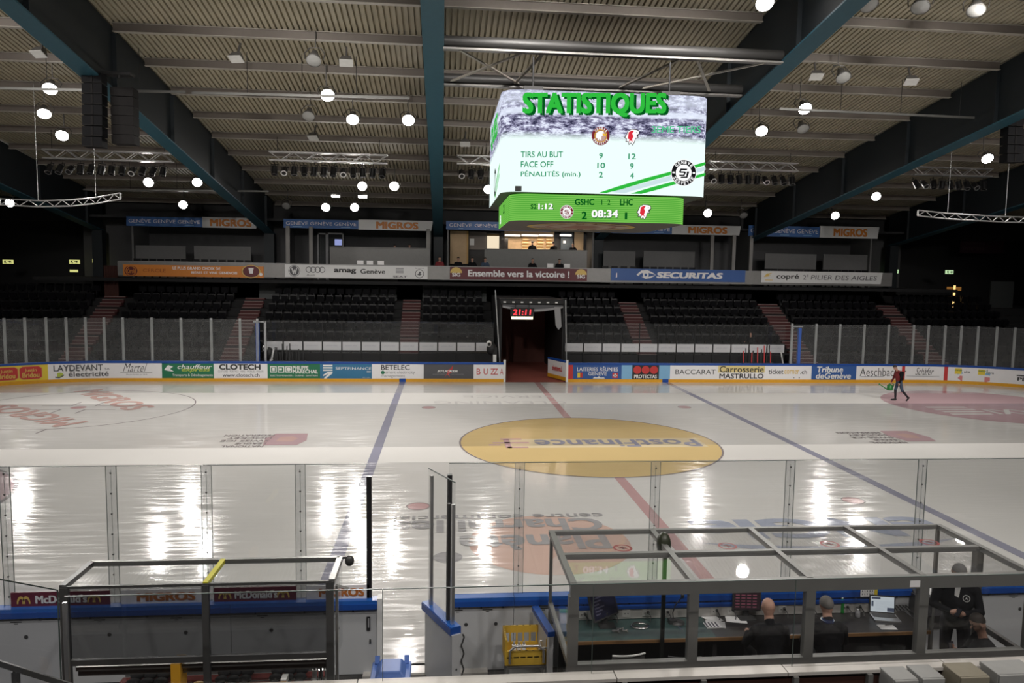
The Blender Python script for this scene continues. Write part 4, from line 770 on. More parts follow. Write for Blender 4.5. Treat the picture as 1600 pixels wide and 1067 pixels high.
def far_throw(x,y,tx,label):                     # unseen narrow-beam lamps, added over the near stand to brighten the far boards
    g=lamp_proto(True); tag(g,label,'lamp','lit high-bay lamps'); p=V((x,y,roof_z(y)-1.3)); g.location=p; g.rotation_euler=(V((tx,16.5,1.5))-p).normalized().to_track_quat('-Z','Y').to_euler()
    l=[c for c in g.children if c.type=='LIGHT'][0].data; l.energy=LAMP_W*2.6; l.spot_size=math.radians(46); l.spot_blend=.6
    m=MB(); m.tube(p+Z*.4,(x,y,roof_z(y)+.3),.02,lamp_h,6); o=_b(m,'drop_rod',None,base=(0,0,0)); o.data.transform((Matrix.Translation(p)@g.rotation_euler.to_matrix().to_4x4()).inverted()); o.parent=g; o.location=(0,0,0)
first={True:None,False:None}
def lamp(p,aim,on,label):
    p=V(p); d=(V(aim)-p).normalized(); e=d.to_track_quat('-Z','Y').to_euler()
    if first[on] is None: first[on]=lamp_proto(on); o=first[on]
    else: o=dup(first[on])
    o.location=p; o.rotation_euler=e; tag(o,label,'lamp','lit high-bay lamps' if on else 'unlit high-bay lamps'); 
    m=MB(); top=p-d*.75; m.tube(top,(top.x,top.y,max(top.z+.1,roof_z(top.y)+.3)),.02,lamp_h,6); o2=_b(m,'drop_rod',None,base=(0,0,0)); o2.data.transform((Matrix.Translation(p)@e.to_matrix().to_4x4()).inverted()); o2.parent=o; o2.location=(0,0,0)
LIT=[(78,139,'at the left, topmost of three beside the speaker stack'),(69,178,'at the left, middle of three beside the speaker stack'),(97,212,'at the left, lowest of three beside the speaker stack'),(232,285,'below the left lighting truss'),(308,285,'under the left beam'),(15,317,'on the far left curved truss'),(286,320,'just above the leftmost blue and white strip'),(512,149,'largest in the bay left of the middle beam'),(551,187,'left of the pair over the left-middle truss'),(638,188,'right of the pair over the left-middle truss'),(566,291,'upper left of the cluster under the left-middle truss'),(616,291,'upper right of the cluster under the left-middle truss'),(509,324,'lower left of the cluster under the left-middle truss'),(554,324,'lower right of the cluster under the left-middle truss'),(763,296,'just left of the scoreboard'),(1195,5,'cut by the top edge of the picture'),(1258,170,'largest right of the scoreboard'),(1190,205,'beside the right edge of the scoreboard'),(1369,307,'under the right lighting truss'),(1305,337,'just above the rightmost white strip'),(1543,248,'at the far right below the speaker stack'),(1106,333,'right of the green ribbon of the scoreboard')]
for px,py,w in LIT:
    p=at_roof(px,py,1.15) ; lamp(p,(p.x*.75+random.uniform(-2,2),p.y-9-random.uniform(0,6) if p.y<12 else 0+random.uniform(-6,4),0),True,'lit round lamp '+w)
OFF=[(490,95,'upper one in the bay left of the middle beam'),(482,182,'lower one in the bay left of the middle beam'),(1318,122,'upper one in the bay right of the scoreboard'),(1255,202,'lower one in the bay right of the scoreboard'),(1438,12,'middle one of three at the top right'),(1525,17,'right one of three at the top right'),(1358,8,'left one of three at the top right'),(447,322,'beside the left beam above the blue strip'),(1162,337,'between scoreboard and right beam, low down')]
for px,py,w in OFF: p=at_roof(px,py,.95) ; lamp(p,(p.x,p.y-10,0) if px<1400 else (p.x-2,p.y-3,8),False,'unlit dull grey round lamp, '+w)
for y in (-4,-8,-14,-21,-25):                                   # unseen rows added above near ice and stand to light benches, boards and banners
    for i,x in enumerate((-22,-11.5,-2.5,2.5,11.5,22)): lamp((x,y,roof_z(y)-1.2),(x*.8,{-4:22,-8:19,-14:14,-21:-13,-25:-15}[y],0),True,'lit round lamp above the %s, %s from the left'%({-4:'near half of the ice, inner row',-8:'near half of the ice, second row',-14:'near boards',-21:'near stand, inner row',-25:'near stand, outer row'}[y],ORD[i]))
for i,x in enumerate((-20,-8.5,2.5,13,23)): far_throw(x,-18,x*1.02,'lit narrow-beam lamp above the near stand aimed at the far boards, %s from the left'%ORD[i])
fl=None
def flood(px,py,w):
    global fl
    if fl is None:
        fl=thing('floodlight','x','floodlight',(0,0,0)); m=MB(); m.add([(-.16,-.1,.12),(.16,-.1,.12),(.16,.1,.12),(-.16,.1,.12),(-.24,-.17,-.12),(.24,-.17,-.12),(.24,.17,-.12),(-.24,.17,-.12)],[(0,1,2,3),(4,7,6,5),(0,4,5,1),(1,5,6,2),(2,6,7,3),(3,7,4,0)],lamp_h); cs_=m.build('case',fl)
        m=MB(); m.bx(-.25,.25,-.18,.18,-.15,-.12,M('flood_glass',(.6,.6,.58),.2)); m.build('glass',cs_); m=MB(); m.bx(-.03,.03,-.03,.03,.12,.62,lamp_h); m.build('bracket',fl); o=fl
    else: o=dup(fl)
    o.location=at_roof(px,py,.55); o.rotation_euler=(math.radians(-28),0,random.uniform(-.3,.3)); tag(o,'small square floodlight under the roof, '+w,'floodlight','square floodlights')
for a in ((370,88,'upper left bay'),(541,94,'beside the upper unlit lamp left of the middle beam'),(62,80,'at the far left'),(490,212,'above the left-middle truss'),(1275,116,'right of the scoreboard beside the blue beam'),(1423,124,'middle of the bay right of the scoreboard'),(727,222,'tilted one just right of the middle beam')): flood(*a)
# ---------------------------------------------------------------- lighting trusses with spotlights
can=M('spot_black',(.006,.006,.007),.5); lens_w=emis('spot_lens',(1,.9,.8),2.5); rim=M('spot_rim',(.6,.6,.6),.25,.8)
TY=14.9
def truss_mb(x0,x1,y,z0,z1,m,dy=.3,n=None,r=.035):
    q=MB(); n=n or int((x1-x0)/.55)
    for yy in (y,y+dy):
        for z in (z0,z1): q.tube((x0,yy,z),(x1,yy,z),r,m,6)
        for i in range(n):
            a,b=x0+(x1-x0)*i/n,x0+(x1-x0)*(i+1)/n; q.tube((a,yy,z0 if i%2 else z1),(b,yy,z1 if i%2 else z0),r*.6,m,5)
    for i in range(n+1): x=x0+(x1-x0)*i/n; q.tube((x,y,z1),(x,y+dy,z1),r*.6,m,5)
    return q
pc=None
def spot(x,y,z,lit_,tilt,label):
    global pc
    if pc is None:
        pc=[]
        for k in (0,1):
            g=thing('stage_spotlight','x','spotlight',(0,0,0)); m=MB(); m.tube((0,0,.25),(0,0,-.2),.13,can,12,.16); bd_=m.build('body',g)
            m=MB(); m.ring((0,0,-.2),X,-Y,.11,.16,rim,.005,16); m.disc((0,0,-.195),-Z,.13,lens_w if k else M('spot_lens_off',(.12,.12,.13),.15),16); m.build('lens',bd_); m=MB(); m.path([(-.17,0,0),(-.17,0,.36),(.17,0,.36),(.17,0,0)],.018,can,6); m.tube((0,0,.36),(0,0,.5),.02,can,6); m.build('yoke',g); pc.append([g,False])
    g,u_=pc[lit_]; o=dup(g) if u_ else g; pc[lit_][1]=True
    o.location=(x,y,z); o.rotation_euler=tilt; tag(o,label,'spotlight','truss spotlights'); 
TR=[(66,268,236,249,'left','left truss'),(420,605,239,251,'left-middle','left-middle truss'),(714,772,243,256,'middle','truss behind the scoreboard, left end'),(1108,1248,253,266,'right-middle','truss right of the scoreboard'),(1428,1552,262,276,'right','right truss')]
for a,b,y0,y1,nm,nm2 in TR:
    p,q_=atY(a,y1,TY),atY(b,y0,TY); z0,z1_=p.z,q_.z; zz=atY((a+b)/2,y0,TY).z; zb=zz-.42
    g=thing('lighting_truss','silver lattice truss carrying spotlights, %s one'%nm,'truss',((p.x+q_.x)/2,TY,zb),'lighting trusses'); truss_mb(p.x,q_.x,TY,zb,zz,alu,r=.045).build('lattice',g)
    m=MB(); 
    for x in (p.x+.4,q_.x-.4): m.tube((x,TY+.15,zz),(x,TY+.15,roof_z(TY)+.1),.015,black,5)
    m.build('suspension_wires',g)
    n=max(2,int((q_.x-p.x)/.5))
    for i in range(n):
        x=p.x+.25+i*.5; li=1 if (i*7+len(nm))%6==0 else 0
        spot(x,TY+.1,zb-.55,li,(random.uniform(-.6,-.1) if not li else -.9,random.uniform(-.12,.12),random.uniform(-.3,.3) if not li else 0),'black spotlight under the %s, %s from its left end'%(nm2,ORD[i]))
# curved bright trusses at the sides
for sg,pts,nm in ((-1,[(0,320),(60,323),(110,322),(150,318),(188,311)],'left'),(1,[(1434,337),(1480,342),(1530,345),(1570,347),(1612,348)],'right')):
    g=thing('curved_truss','bright aluminium ladder truss curving in from the %s edge'%nm,'truss',tuple(atY(*pts[2],9.))); m=MB(); ps=[atY(x,y,9.) for x,y in pts]
    h=V((0,0,.26)); n=0
    for a,b in zip(ps,ps[1:]):
        m.tube(a,b,.03,alu,6); m.tube(a+h,b+h,.03,alu,6)
        for i in range(2): u0=a.lerp(b,i/2); u1=a.lerp(b,(i+1)/2); md=(u0+u1)/2; m.tube(u0,md+h,.02,alu,5); m.tube(md+h,u1,.02,alu,5)
    for e in (ps[0],ps[-1]): m.tube(e,e+h,.04,alu,6)
    m.build('lattice',g); m=MB()
    for e in (ps[1],ps[3]): m.tube(e+h,(e.x,e.y,roof_z(e.y)+.1),.012,alu,5)
    m.build('suspension_wires',g)
# ---------------------------------------------------------------- line-array speaker stacks
def array(x,y,z,nm,n=7,h=.36):
    g=thing('speaker_array','tall dark hanging speaker stack %s'%nm,'loudspeaker',(x,y,z-n*h)); sp_=M('speaker_grille',(.007,.007,.008),.7,spec=.1); sb_=M('speaker_side',(.013,.012,.012),.7,spec=.1)
    for i in range(n):
        a=.02*i*i*.5; m=MB(); yy=y-a*.35; m.bx(x-.5,x+.15,yy-.3,yy+.15,z-(i+1)*h+.02,z-i*h-.02,sp_); m.bx(x-.5,x+.15,yy-.31,yy-.3,z-(i+1)*h+.02,z-(i+1)*h+.05,sb_); m.bx(x-.2,x-.14,yy-.32,yy-.3,z-(i+1)*h+.03,z-i*h-.03,sb_); m.build('speaker_box',g)
    for i in range(n-1): m=MB(); m.bx(x+.25,x+1.0,y+.1,y+.6,z-.35-(i+1)*h*.9,z-.35-i*h*.9-.02,sb_); m.build('side_speaker_box',g)
    m=MB(); m.bx(x-.5,x+1.0,y-.1,y+.3,z,z+.1,black); m.tube((x-.3,y,z),(x-.3,y,roof_z(y)-2.1),.04,black); m.tube((x+.6,y,z),(x+.6,y,roof_z(y)-2.1),.04,black); m.build('flying_frame',g)
    return g
p=atY(150,116,2.4); array(p.x+.15,2.4,p.z,'under the left roof beam'); p=atY(1590,186,4.); array(p.x-.1,4.,p.z,'under the right roof beam, cut by the right edge',5)
# thin cables slung across the hall
for (a,b,y,nm) in (((0,138),(290,144),5.,'left bay'),((300,145),(640,153),5.,'bay left of the middle beam'),((1218,170),(1590,187),5.,'bay right of the scoreboard'),((130,296),(420,299),20.,'lower left')):
    p,q_=atY(*a,y),atY(*b,y); m=MB(); m.bar(p,q_,.05,.09,M('cable_tray',(.16,.16,.15),.5,.5)); 
    for i in range(1,4): c=p.lerp(q_,i/4); m.tube(c,(c.x,c.y,roof_z(c.y)+.05),.012,black,5)
    o=m.build('cable_tray'); tag(o,'thin hanging cable tray crossing the %s'%nm,'cable tray')
for (a,b,y,nm) in (((560,307),(573,307),20.,'right'),((518,306),(530,306),20.,'left')):
    p,q_=atY(*a,y),atY(*b,y); m=MB(); m.bx(p.x,q_.x,y,y+.15,p.z-.06,p.z+.06,e_lamp); m.bx(p.x-.05,q_.x+.05,y-.02,y+.2,p.z+.06,p.z+.16,lamp_h); m.tube((p.x,y+.1,p.z+.16),(p.x,y+.1,roof_z(y)+.34),.012,black,5); o=m.build('strip_lamp'); tag(o,'%s one of two small lit strip lamps under the left-middle truss'%nm,'lamp')
# ================================================================ near boards, gate and glass
YN=-14.5; TOPG=3.03
bw=M('board_white',(.50,.51,.52),.4,noise=.04); bolt_m=M('bolt_dark',(.05,.05,.05),.4)
def near_board(x0,x1,label,marks=2):
    g=thing('dasher_board',label,'rink board',((x0+x1)/2,YN,0),'near boards'); m=MB(); m.bx(x0+.004,x1-.004,YN-.12,YN,-.04,.96,bw); m.build('panel',g)
    m=MB(); m.bx(x0+.002,x1-.002,YN-.16,YN+.02,.94,1.02,blue); m.bx(x0+.002,x1-.002,YN-.15,YN+.01,1.02,1.07,M('blue_cap_top',(.02,.12,.46),.3)); m.build('cap_rail',g)
    m=MB(); n=3
    for i in range(n): x=x0+(x1-x0)*(i+.5)/n; m.bx(x-.012,x+.012,YN-.135,YN-.12,.9,.945,bolt_m)
    for i in range(marks): x=x0+(x1-x0)*(i+.6)/(marks+.2); m.tube((x,YN-.125,.66),(x,YN-.118,.66),.028,bolt_m,10); m.bx(x-.2,x-.05,YN-.123,YN-.12,.87,.885,bolt_m); m.bx(x-.15,x-.1,YN-.123,YN-.12,.845,.855,bolt_m)
    m.build('fittings',g); return g
xs=[-14.2,-12.1,-10.32,-8.05,-6.0]; nm=['at the far left edge','behind the glass at left','behind the left part of the player shelter','at the left side of the open gate']
for a,b,w in zip(xs,xs[1:],nm):
    g=near_board(a,b,'white near board with blue cap '+w)
m=MB(); m.bx(-6.15,-6.1,YN-.135,YN-.12,.62,.82,black); m.bx(-6.13,-6.11,YN-.14,YN-.135,.66,.8,I_mgr); m.bx(-6.11,-6.09,YN-.135,YN-.12,.42,.48,black); o=m.build('gate_latch'); tag(o,'black latch on the board end left of the open gate','latch')
m=MB(); m.bx(-6.0,-5.93,YN-.14,YN+.02,-.04,1.09,I_wht); o=m.build('gate_jamb'); tag(o,'white jamb at the left side of the open gate','jamb')
xs=[-4.98,-4.02,-1.95,.15,2.25,4.6]; nm=['right of the gate','behind the yellow crate','behind the left half of the timekeeper desk','behind the right half of the timekeeper desk','at the right edge behind the standing man']
for a,b,w in zip(xs,xs[1:],nm): near_board(a,b,'white near board with blue cap '+w)
# advert strips standing on the cap
for px0,px1,t,nm in ((17,172,1,'leftmost maroon'),(189,316,0,'pale one left of the yellow bar'),(335,463,1,'maroon one right of the yellow bar'),(479,577,0,'pale one left of the dark gate post')):
    x0,x1=atY(px0,930,YN-.05).x,atY(px1,930,YN-.05).x
    g=thing('glass_foot_advert','advert strip under the near glass, %s'%nm,'advert',((x0+x1)/2,YN-.05,1.07),'adverts on the near boards'); m=MB(); m.bx(x0,x1,YN-.06,YN-.04,1.07,1.27,M('advert_maroon',(.13,.01,.03),.5) if t else I_pgr); m.build('strip',g); w=x1-x0; m=MB()
    if t:
        m.text("McDonald's",V((x0+w*.25,YN-.06,1.11)),X,Z,w*.52,.12,I_wht,.04)
        for u_ in (.13,.84): m.ring((x0+w*u_-.035,YN-.06,1.11),X*.5,Z,.07,.11,I_gold,.005,14,0,math.pi); m.ring((x0+w*u_+.035,YN-.06,1.11),X*.5,Z,.07,.11,I_gold,.005,14,0,math.pi)
    else: m.text('MIGROS',V((x0+w*.2,YN-.06,1.105)),X,Z,w*.72,.125,mk('migros',(.50,.16,.03)),.05)
    m.build('lettering',g)
# glass: panes between clear bolted joints
nglass=glass('near_plexiglass',tint=(.97,.975,.975),haze=.012,gloss=.04); njoint=glass('near_joint',tint=(.92,.925,.925),haze=.10,gloss=.05,hazecol=(.75,.76,.76)); edge=M('glass_edge',(.10,.13,.12),.3)
jx=[atY(px,800,YN).x for px in (10,176,324,470)]; jr=[atY(px,800,YN).x for px in (811,1022,1231,1436)]
def pane(x0,x1,label):
    g=thing('near_rink_glass',label,'glass pane',((x0+x1)/2,YN,1.07),'near glass'); m=MB(); m.bx(x0,x1,YN-.006,YN+.006,1.07,TOPG,nglass); m.build('sheet',g); m=MB(); m.bx(x0,x1,YN-.005,YN+.005,TOPG,TOPG+.008,edge); m.build('top_edge',g)
seq=[-13.2]+jx+[-6.12]
for i,(a,b) in enumerate(zip(seq,seq[1:])): pane(a,b,'tall clear glass pane left of the open gate, %s from the left'%ORD[i])
seq=[-4.98]+jr+[4.5]
for i,(a,b) in enumerate(zip(seq,seq[1:])): pane(a,b,'tall clear glass pane right of the open gate, %s from the gate'%ORD[i])
for k,(lst,w) in enumerate(((jx,'left of the gate, %s from the left'),(jr,'right of the gate, %s from the gate'))):
    for i,x in enumerate(lst):
        g=thing('glass_joint','clear bolted joint strip of the near glass '+w%ORD[i],'joint strip',(x,YN,1.07),'near glass joints'); m=MB(); m.bx(x-.07,x+.07,YN-.02,YN-.008,1.07,TOPG+.01,njoint); st_=m.build('strip',g)
        m=MB(); m.bx(x-.073,x-.068,YN-.022,YN-.007,1.07,TOPG+.01,edge); m.bx(x+.068,x+.073,YN-.022,YN-.007,1.07,TOPG+.01,edge); m.bx(x-.002,x+.002,YN-.022,YN-.02,1.07,TOPG-.05,edge); m.build('strip_edges',st_)
        for j in range(7): m=MB(); z=TOPG-.09-j*.29; m.tube((x,YN-.02,z),(x,YN-.035,z),.012,bolt_m,8); m.build('bolt',st_)
for x,nm,zt in ((-6.12,'left',2.86),(-4.97,'right',2.87)):
    m=MB(); m.bx(x-.035,x+.035,YN-.06,YN+.02,1.0 if x<-5.5 else .55,zt,M('post_black',(.02,.02,.022),.35)); o=m.build('gate_glass_post'); tag(o,'black upright post at the %s side of the open gate'%nm,'post')
# gate leaf swung towards the viewer
A,Bq=V((-5.27,-14.76,0)),V((-4.91,-15.5,0)); d=(Bq-A).normalized()
g=thing('rink_gate','open white gate leaf with blue cap and tall glass, swung towards the viewer','gate',tuple((A+Bq)/2))
m=MB(); m.bar(A+Z*.5,Bq+Z*.5,.09,.96,bw); m.build('gate_panel',g); m=MB(); m.bar(A+Z*1.02-d*.05,Bq+Z*1.02+d*.05,.16,.1,blue); m.bar(A+Z*1.075-d*.05,Bq+Z*1.075+d*.05,.14,.012,M('blue_cap_top',(.02,.12,.46),.3)); m.build('cap_rail',g)
m=MB(); m.bar(A+Z*2.05,Bq+Z*2.05,.012,1.94,nglass); m.build('gate_glass',g); m=MB(); m.bar(A+Z*3.03,Bq+Z*3.03,.014,.012,edge); m.build('glass_top_edge',g)
for q_,nm,zt,mt in ((A+d*.1,'glass_upright',2.95,alu),(Bq-d*.05,'glass_upright',2.72,alu),(Bq-d*.18,'glass_upright',2.7,bolt_m)): m=MB(); m.bar(q_+Z*.6,q_+Z*zt,.045,.04,mt,up=d); m.build(nm,g)
m=MB(); m.bar(Bq+Z*-.35+d*.06,Bq+Z*.98+d*.06,.13,.03,bw,up=d); m.build('edge_plate',g)
for z in (-.1,.2,.5): m=MB(); m.tube(Bq+d*.075+Z*z,Bq+d*.085+Z*z,.012,bolt_m,8); m.build('screw',g)
m=MB(); m.path([Bq+d*.06+V((.09,0,.98-i*.06+(.02 if i%2 else 0))) +V((.02*math.sin(i*1.7),0,0)) for i in range(12)],.012,bolt_m,5); m.build('chain',g)
m=MB(); m.bx(-6.2,-4.4,-14.75,-14.5,-.06,-.01,M('threshold_concrete',(.45,.43,.4),.8)); o=m.build('gate_threshold'); tag(o,'pale worn concrete sill in the open gate','sill')
# rubber walkway
m=MB(); m.bx(-14,5,-17.0,-14.62,-.06,-.045,rubber); o=m.build('rubber_mat'); tag(o,'black rubber mat on the floor between boards and stand wall','mat')
# ---------------------------------------------------------------- players' shelter at left
fr=M('shelter_steel',(.30,.30,.29),.38,.75); frd=M('shelter_steel_dark',(.11,.11,.11),.4,.5); tint=glass('tinted_glass',tint=(.55,.555,.56),haze=.04,gloss=.05,hazecol=(.25,.25,.26)); roofg=glass('shelter_roof_glass',tint=(.97,.975,.975),haze=.01,gloss=.03)
sx0,sx1,sy0,sy1,sz=-9.42,-6.38,-16.4,-15.68,2.1; sm=(sx0+sx1)/2+.07
g=thing('players_shelter','steel framed glass shelter with dark tinted back and a yellow middle bar','shelter',((sx0+sx1)/2,sy0,-.05))
for p,q_,w,h,nm,mt in (((sx0,sy1,sz),(sx1,sy1,sz),.06,.06,'rear_rail',fr),((sx0,sy0,sz),(sx1,sy0,sz),.03,.03,'front_rail',frd),((sx0,sy0,sz),(sx0,sy1,sz),.07,.06,'end_bar',frd),((sx1,sy0,sz),(sx1,sy1,sz),.07,.06,'end_bar',fr),((sx0,sy0,1.2),(sx1,sy0,1.2),.05,.07,'bottom_rail',frd),((sx0+.1,sy0+.05,1.1),(sx1-.02,sy0+.05,1.1),.05,.05,'lower_tube',fr),((sx0+.1,sy0+.1,1.02),(sx1-.02,sy0+.1,1.02),.05,.06,'lower_tube',fr)):
    m=MB(); m.bar(p,q_,w,h,mt); m.build(nm,g)
m=MB(); m.bar((sm,sy0,sz+.005),(sm,sy1,sz+.005),.06,.05,M('yellow_bar_paint',(.62,.58,.02),.5)); m.build('middle_bar',g)['label']='yellow middle bar'
for x in (sx0+.02,sm,sx1-.02): m=MB(); m.bar((x,sy0,-.05 if x!=sm else .2),(x,sy0,sz),.09 if x!=sm else .075,.06,frd,up=Y); m.build('post',g)
for a,b in ((sx0+.06,sm-.03),(sm+.03,sx1-.06)):
    m=MB(); m.bx(a,b,sy0-.005,sy0+.005,1.23,2.08,tint); m.build('tinted_pane',g); m=MB(); m.bx(a,b,sy0+.02,sy1-.03,sz-.004,sz+.004,roofg); m.build('roof_pane',g)
m=MB(); m.bx(sx1+.02,sx1+.03,sy0,sy1,1.0,2.08,roofg); m.build('side_pane',g)
m=MB(); m.bar((sx1+.06,sy0,.2),(sx1+.06,sy0,2.05),.03,.05,fr,up=Y); m.bar((sx1+.1,sy1,1.7),(sx1+.06,sy0,2.05),.025,.03,fr); m.build('side_stile',g); m=MB(); m.ell((sx1+.12,sy1,sz-.03),.06,.05,.07,bolt_m); m.bx(sx1+.03,sx1+.1,sy1-.02,sy1+.02,sz-.0,sz+.03,bolt_m); m.build('rubber_buffer',g)
# bench below it
red=M('bench_red',(.26,.06,.055),.6); pad=M('quilted_pad',(.035,.035,.038),.85)
g=thing('players_bench','red slatted bench under the tinted shelter, partly covered by dark quilted pads','bench',(-7.9,-16.,-.05))
for k in range(3): m=MB(); m.bx(sx0+.4,sx1-.1,-16.28+k*.16,-16.16+k*.16,.62+.02*(k),.65+.02*k,red); m.build('slat',g)
m=MB(); m.bx(sx0+.4,sx1-.1,-15.78,-15.74,.66,.9,alu); m.build('back_rail',g)
for x in (sx0+.6,sm,sx1-.3): m=MB(); m.bx(x-.04,x+.04,-16.2,-15.9,-.05,.62,fr); m.build('leg',g)
def quilt(x0,x1,nm):
    m=MB(); n=max(3,int((x1-x0)/.13))
    for i in range(n):
        for k in range(4): m.ell((x0+(x1-x0)*(i+.5)/n,-16.3+k*.13,.69+.02*k),(x1-x0)/n*.56,.075,.045,pad,8,6)
    o=m.build('quilted_pad'); tag(o,'dark quilted pad lying on the red bench, %s'%nm,'pad')
quilt(-8.9,-8.42,'left one'); quilt(-7.85,-7.42,'middle one'); quilt(-7.2,-6.75,'right one')
m=MB(); m.bx(-9.05,-8.85,-16.4,-16.2,.66,.72,I_wht); m.bx(-8.97,-8.8,-16.32,-16.16,.72,.76,I_wht); o=m.build('towel'); tag(o,'crumpled white towel at the left end of the red bench','towel')
m=MB(); m.bx(-8.24,-8.13,-16.42,-16.2,.66,1.15,M('yellow_strap',(.72,.36,.02),.6)); o=m.build('yellow_strap'); tag(o,'orange-yellow strap hanging over the red bench','strap')
g=thing('tape_box','small white and tan box on the right quilted pad','box',(-6.98,-16.2,.74)); m=MB(); m.bx(-7.02,-6.95,-16.25,-16.12,.74,.82,I_wht); m.build('carton',g); m=MB(); m.bx(-7.02,-6.95,-16.255,-16.25,.76,.8,I_tan); m.build('label',g)
g=thing('bottle_carrier','black and silver bottle carrier at the right end of the red bench','carrier',(-6.55,-16.15,.66)); m=MB(); m.bx(-6.68,-6.45,-16.25,-16.05,.66,.72,black); m.build('tray',g)
for i in range(3): m=MB(); x=-6.63+i*.075; m.tube((x,-16.15,.72),(x,-16.15,.88),.03,chrome if i%2 else I_wht,10); m.tube((x,-16.15,.88),(x,-16.15,.92),.015,black,8); m.build('bottle',g)
m=MB(); m.ell((-7.98,-16.25,.78),.09,.06,.05,M('glove_tan',(.45,.28,.08),.7)); m.ell((-7.9,-16.2,.77),.06,.05,.06,black); m.bx(-8.05,-7.95,-16.28,-16.2,.74,.8,I_wht); o=m.build('glove'); tag(o,'tan and black glove beside the middle post on the bench','glove')
# blue bin and yellow crate
bb=M('bin_blue',(.10,.20,.55),.4); g=thing('waste_bin','blue plastic bin with a ribbed lid at the foot of the gate','bin',(-5.72,-15.7,-.05))
m=MB(); q1=[(-5.92,-15.9),(-5.52,-15.9),(-5.52,-15.5),(-5.92,-15.5)]; m.add([(a*.0+(-5.72+(a+5.72)*.8),-15.7+(b+15.7)*.8,-.05) for a,b in q1]+[(a,b,.5) for a,b in q1],[(3,2,1,0),(0,1,5,4),(1,2,6,5),(2,3,7,6),(3,0,4,7)],bb); m.build('tub',g,bevel=.01)
m=MB(); m.bx(-5.96,-5.48,-15.94,-15.46,.5,.535,bb); m.add([(-5.9,-15.9,.535),(-5.54,-15.9,.535),(-5.54,-15.5,.535),(-5.9,-15.5,.535),(-5.84,-15.86,.6),(-5.60,-15.86,.6),(-5.60,-15.54,.6),(-5.84,-15.54,.6)],[(4,5,6,7),(0,1,5,4),(1,2,6,5),(2,3,7,6),(3,0,4,7)],bb); m.build('lid',g,bevel=.012)
for x in (-5.9,-5.54): m=MB(); m.bar((x,-15.52,.53),(x,-15.47,.60),.06,.05,bb); m.build('hinge_lug',g)
for ch in g.children: ch.data.transform(Matrix.Translation((0,-.12,0))@Matrix.Diagonal((1.06,1.,1.2,1)))
yc=M('crate_yellow',(.62,.40,.05),.45); g=thing('trolley','grey metal trolley beside the timekeeper booth','trolley',(-3.92,-15.25,-.05))
for x in (-4.17,-3.67):
    for y in (-15.45,-15.05): m=MB(); m.bar((x,y,-.05),(x,y,.42),.035,.035,fr,up=X); m.build('leg',g)
for z in (.2,.42): m=MB(); m.bx(-4.18,-3.66,-15.46,-15.04,z,z+.025,fr); m.build('shelf',g)
m=MB(); m.path([(-4.15,-15.47,.5),(-4.15,-15.47,.68),(-4.08,-15.47,.74),(-3.76,-15.47,.74),(-3.69,-15.47,.68),(-3.69,-15.47,.5)],.016,alu,8); m.build('handle',g)
g=thing('crate','yellow plastic crate with open slats on the grey trolley','crate',(-3.92,-15.22,.45))
def cwall(p,q_,nm,z0=.46,z1=.82):
    m=MB(); 
    for za,zb in ((z0,z0+.12),(z1-.1,z1)): m.bar(V(p)+Z*((za+zb)/2),V(q_)+Z*((za+zb)/2),.025,zb-za,yc)
    p0,q0=V(p),V(q_)
    for i in range(7): c=p0.lerp(q0,i/6); m.bar(c+Z*z0,c+Z*z1,.03,.022,yc,up=(q0-p0).normalized())
    m.build(nm,g)
a=[(-4.2,-15.43,0),(-3.64,-15.43,0),(-3.64,-15.02,0),(-4.2,-15.02,0)]
cwall(a[0],a[1],'front_wall',.46,.66)
for i,nm in ((1,'side_wall'),(2,'rear_wall'),(3,'side_wall')): cwall(a[i],a[(i+1)%4],nm)
m=MB(); m.bx(-4.2,-3.64,-15.43,-15.02,.45,.47,yc); m.build('base',g)
for i in range(3): m=MB(); x=-4.08+i*.07; m.tube((x,-15.3,.48),(x,-15.3,.68),.03,I_wht,10); m.tube((x,-15.3,.68),(x,-15.3,.72),.015,I_mgr,8); o=m.build('water_bottle'); tag(o,'white water bottle in the yellow crate, %s from the left'%ORD[i],'bottle','bottles in the yellow crate')
m=MB(); A2,B2=V((-3.72,-14.75,0)),V((-3.6,-15.55,0)); m.bar(A2+Z*.45,B2+Z*.45,.06,.9,bw); g=thing('side_partition','short white partition with blue cap at the left end of the booth','partition',tuple(A2)); m.build('panel',g); m=MB(); m.bar(A2+Z*.94,B2+Z*.94,.1,.07,blue); m.build('cap_rail',g); m=MB(); m.path([B2+V((-.05,.1,.7)),B2+V((-.12,.1,.7)),B2+V((-.12,.3,.7)),B2+V((-.05,.3,.7))],.012,alu,6); m.build('handle',g)
# ---------------------------------------------------------------- timekeeper booth
bx0,bx1,by0,by1,bz=-3.52,2.33,-16.68,-14.86,2.1; bm=-15.74; bf=M('booth_steel',(.21,.21,.20),.45,.4); bg=glass('booth_roof_glass',tint=(.97,.97,.97),haze=.012,gloss=.055); bgf=glass('booth_front_glass',tint=(.955,.955,.955),haze=.002,gloss=.035)
g=booth=thing('timekeeper_booth','steel and glass timekeeper booth with eight roof panes behind the near boards','booth',((bx0+bx1)/2,by0,-.05))
XS=[bx0+(bx1-bx0)*i/4 for i in range(5)]
for y,w,h,nm in ((by1,.06,.06,'rear_beam'),(bm,.07,.07,'middle_beam'),(by0,.09,.15,'front_beam')): m=MB(); m.bar((bx0-.04,y,bz-h/2+.03),(bx1+.04,y,bz-h/2+.03),w,h,bf); m.build(nm,g)
for x in XS: m=MB(); m.bar((x,by0,bz),(x,by1,bz),.075,.07,bf); m.build('cross_bar',g)
for i,x in enumerate(XS): m=MB(); m.bar((x,by0,-.05),(x,by0,bz-.12),.12,.088,bf,up=Y); m.build('front_post',g)
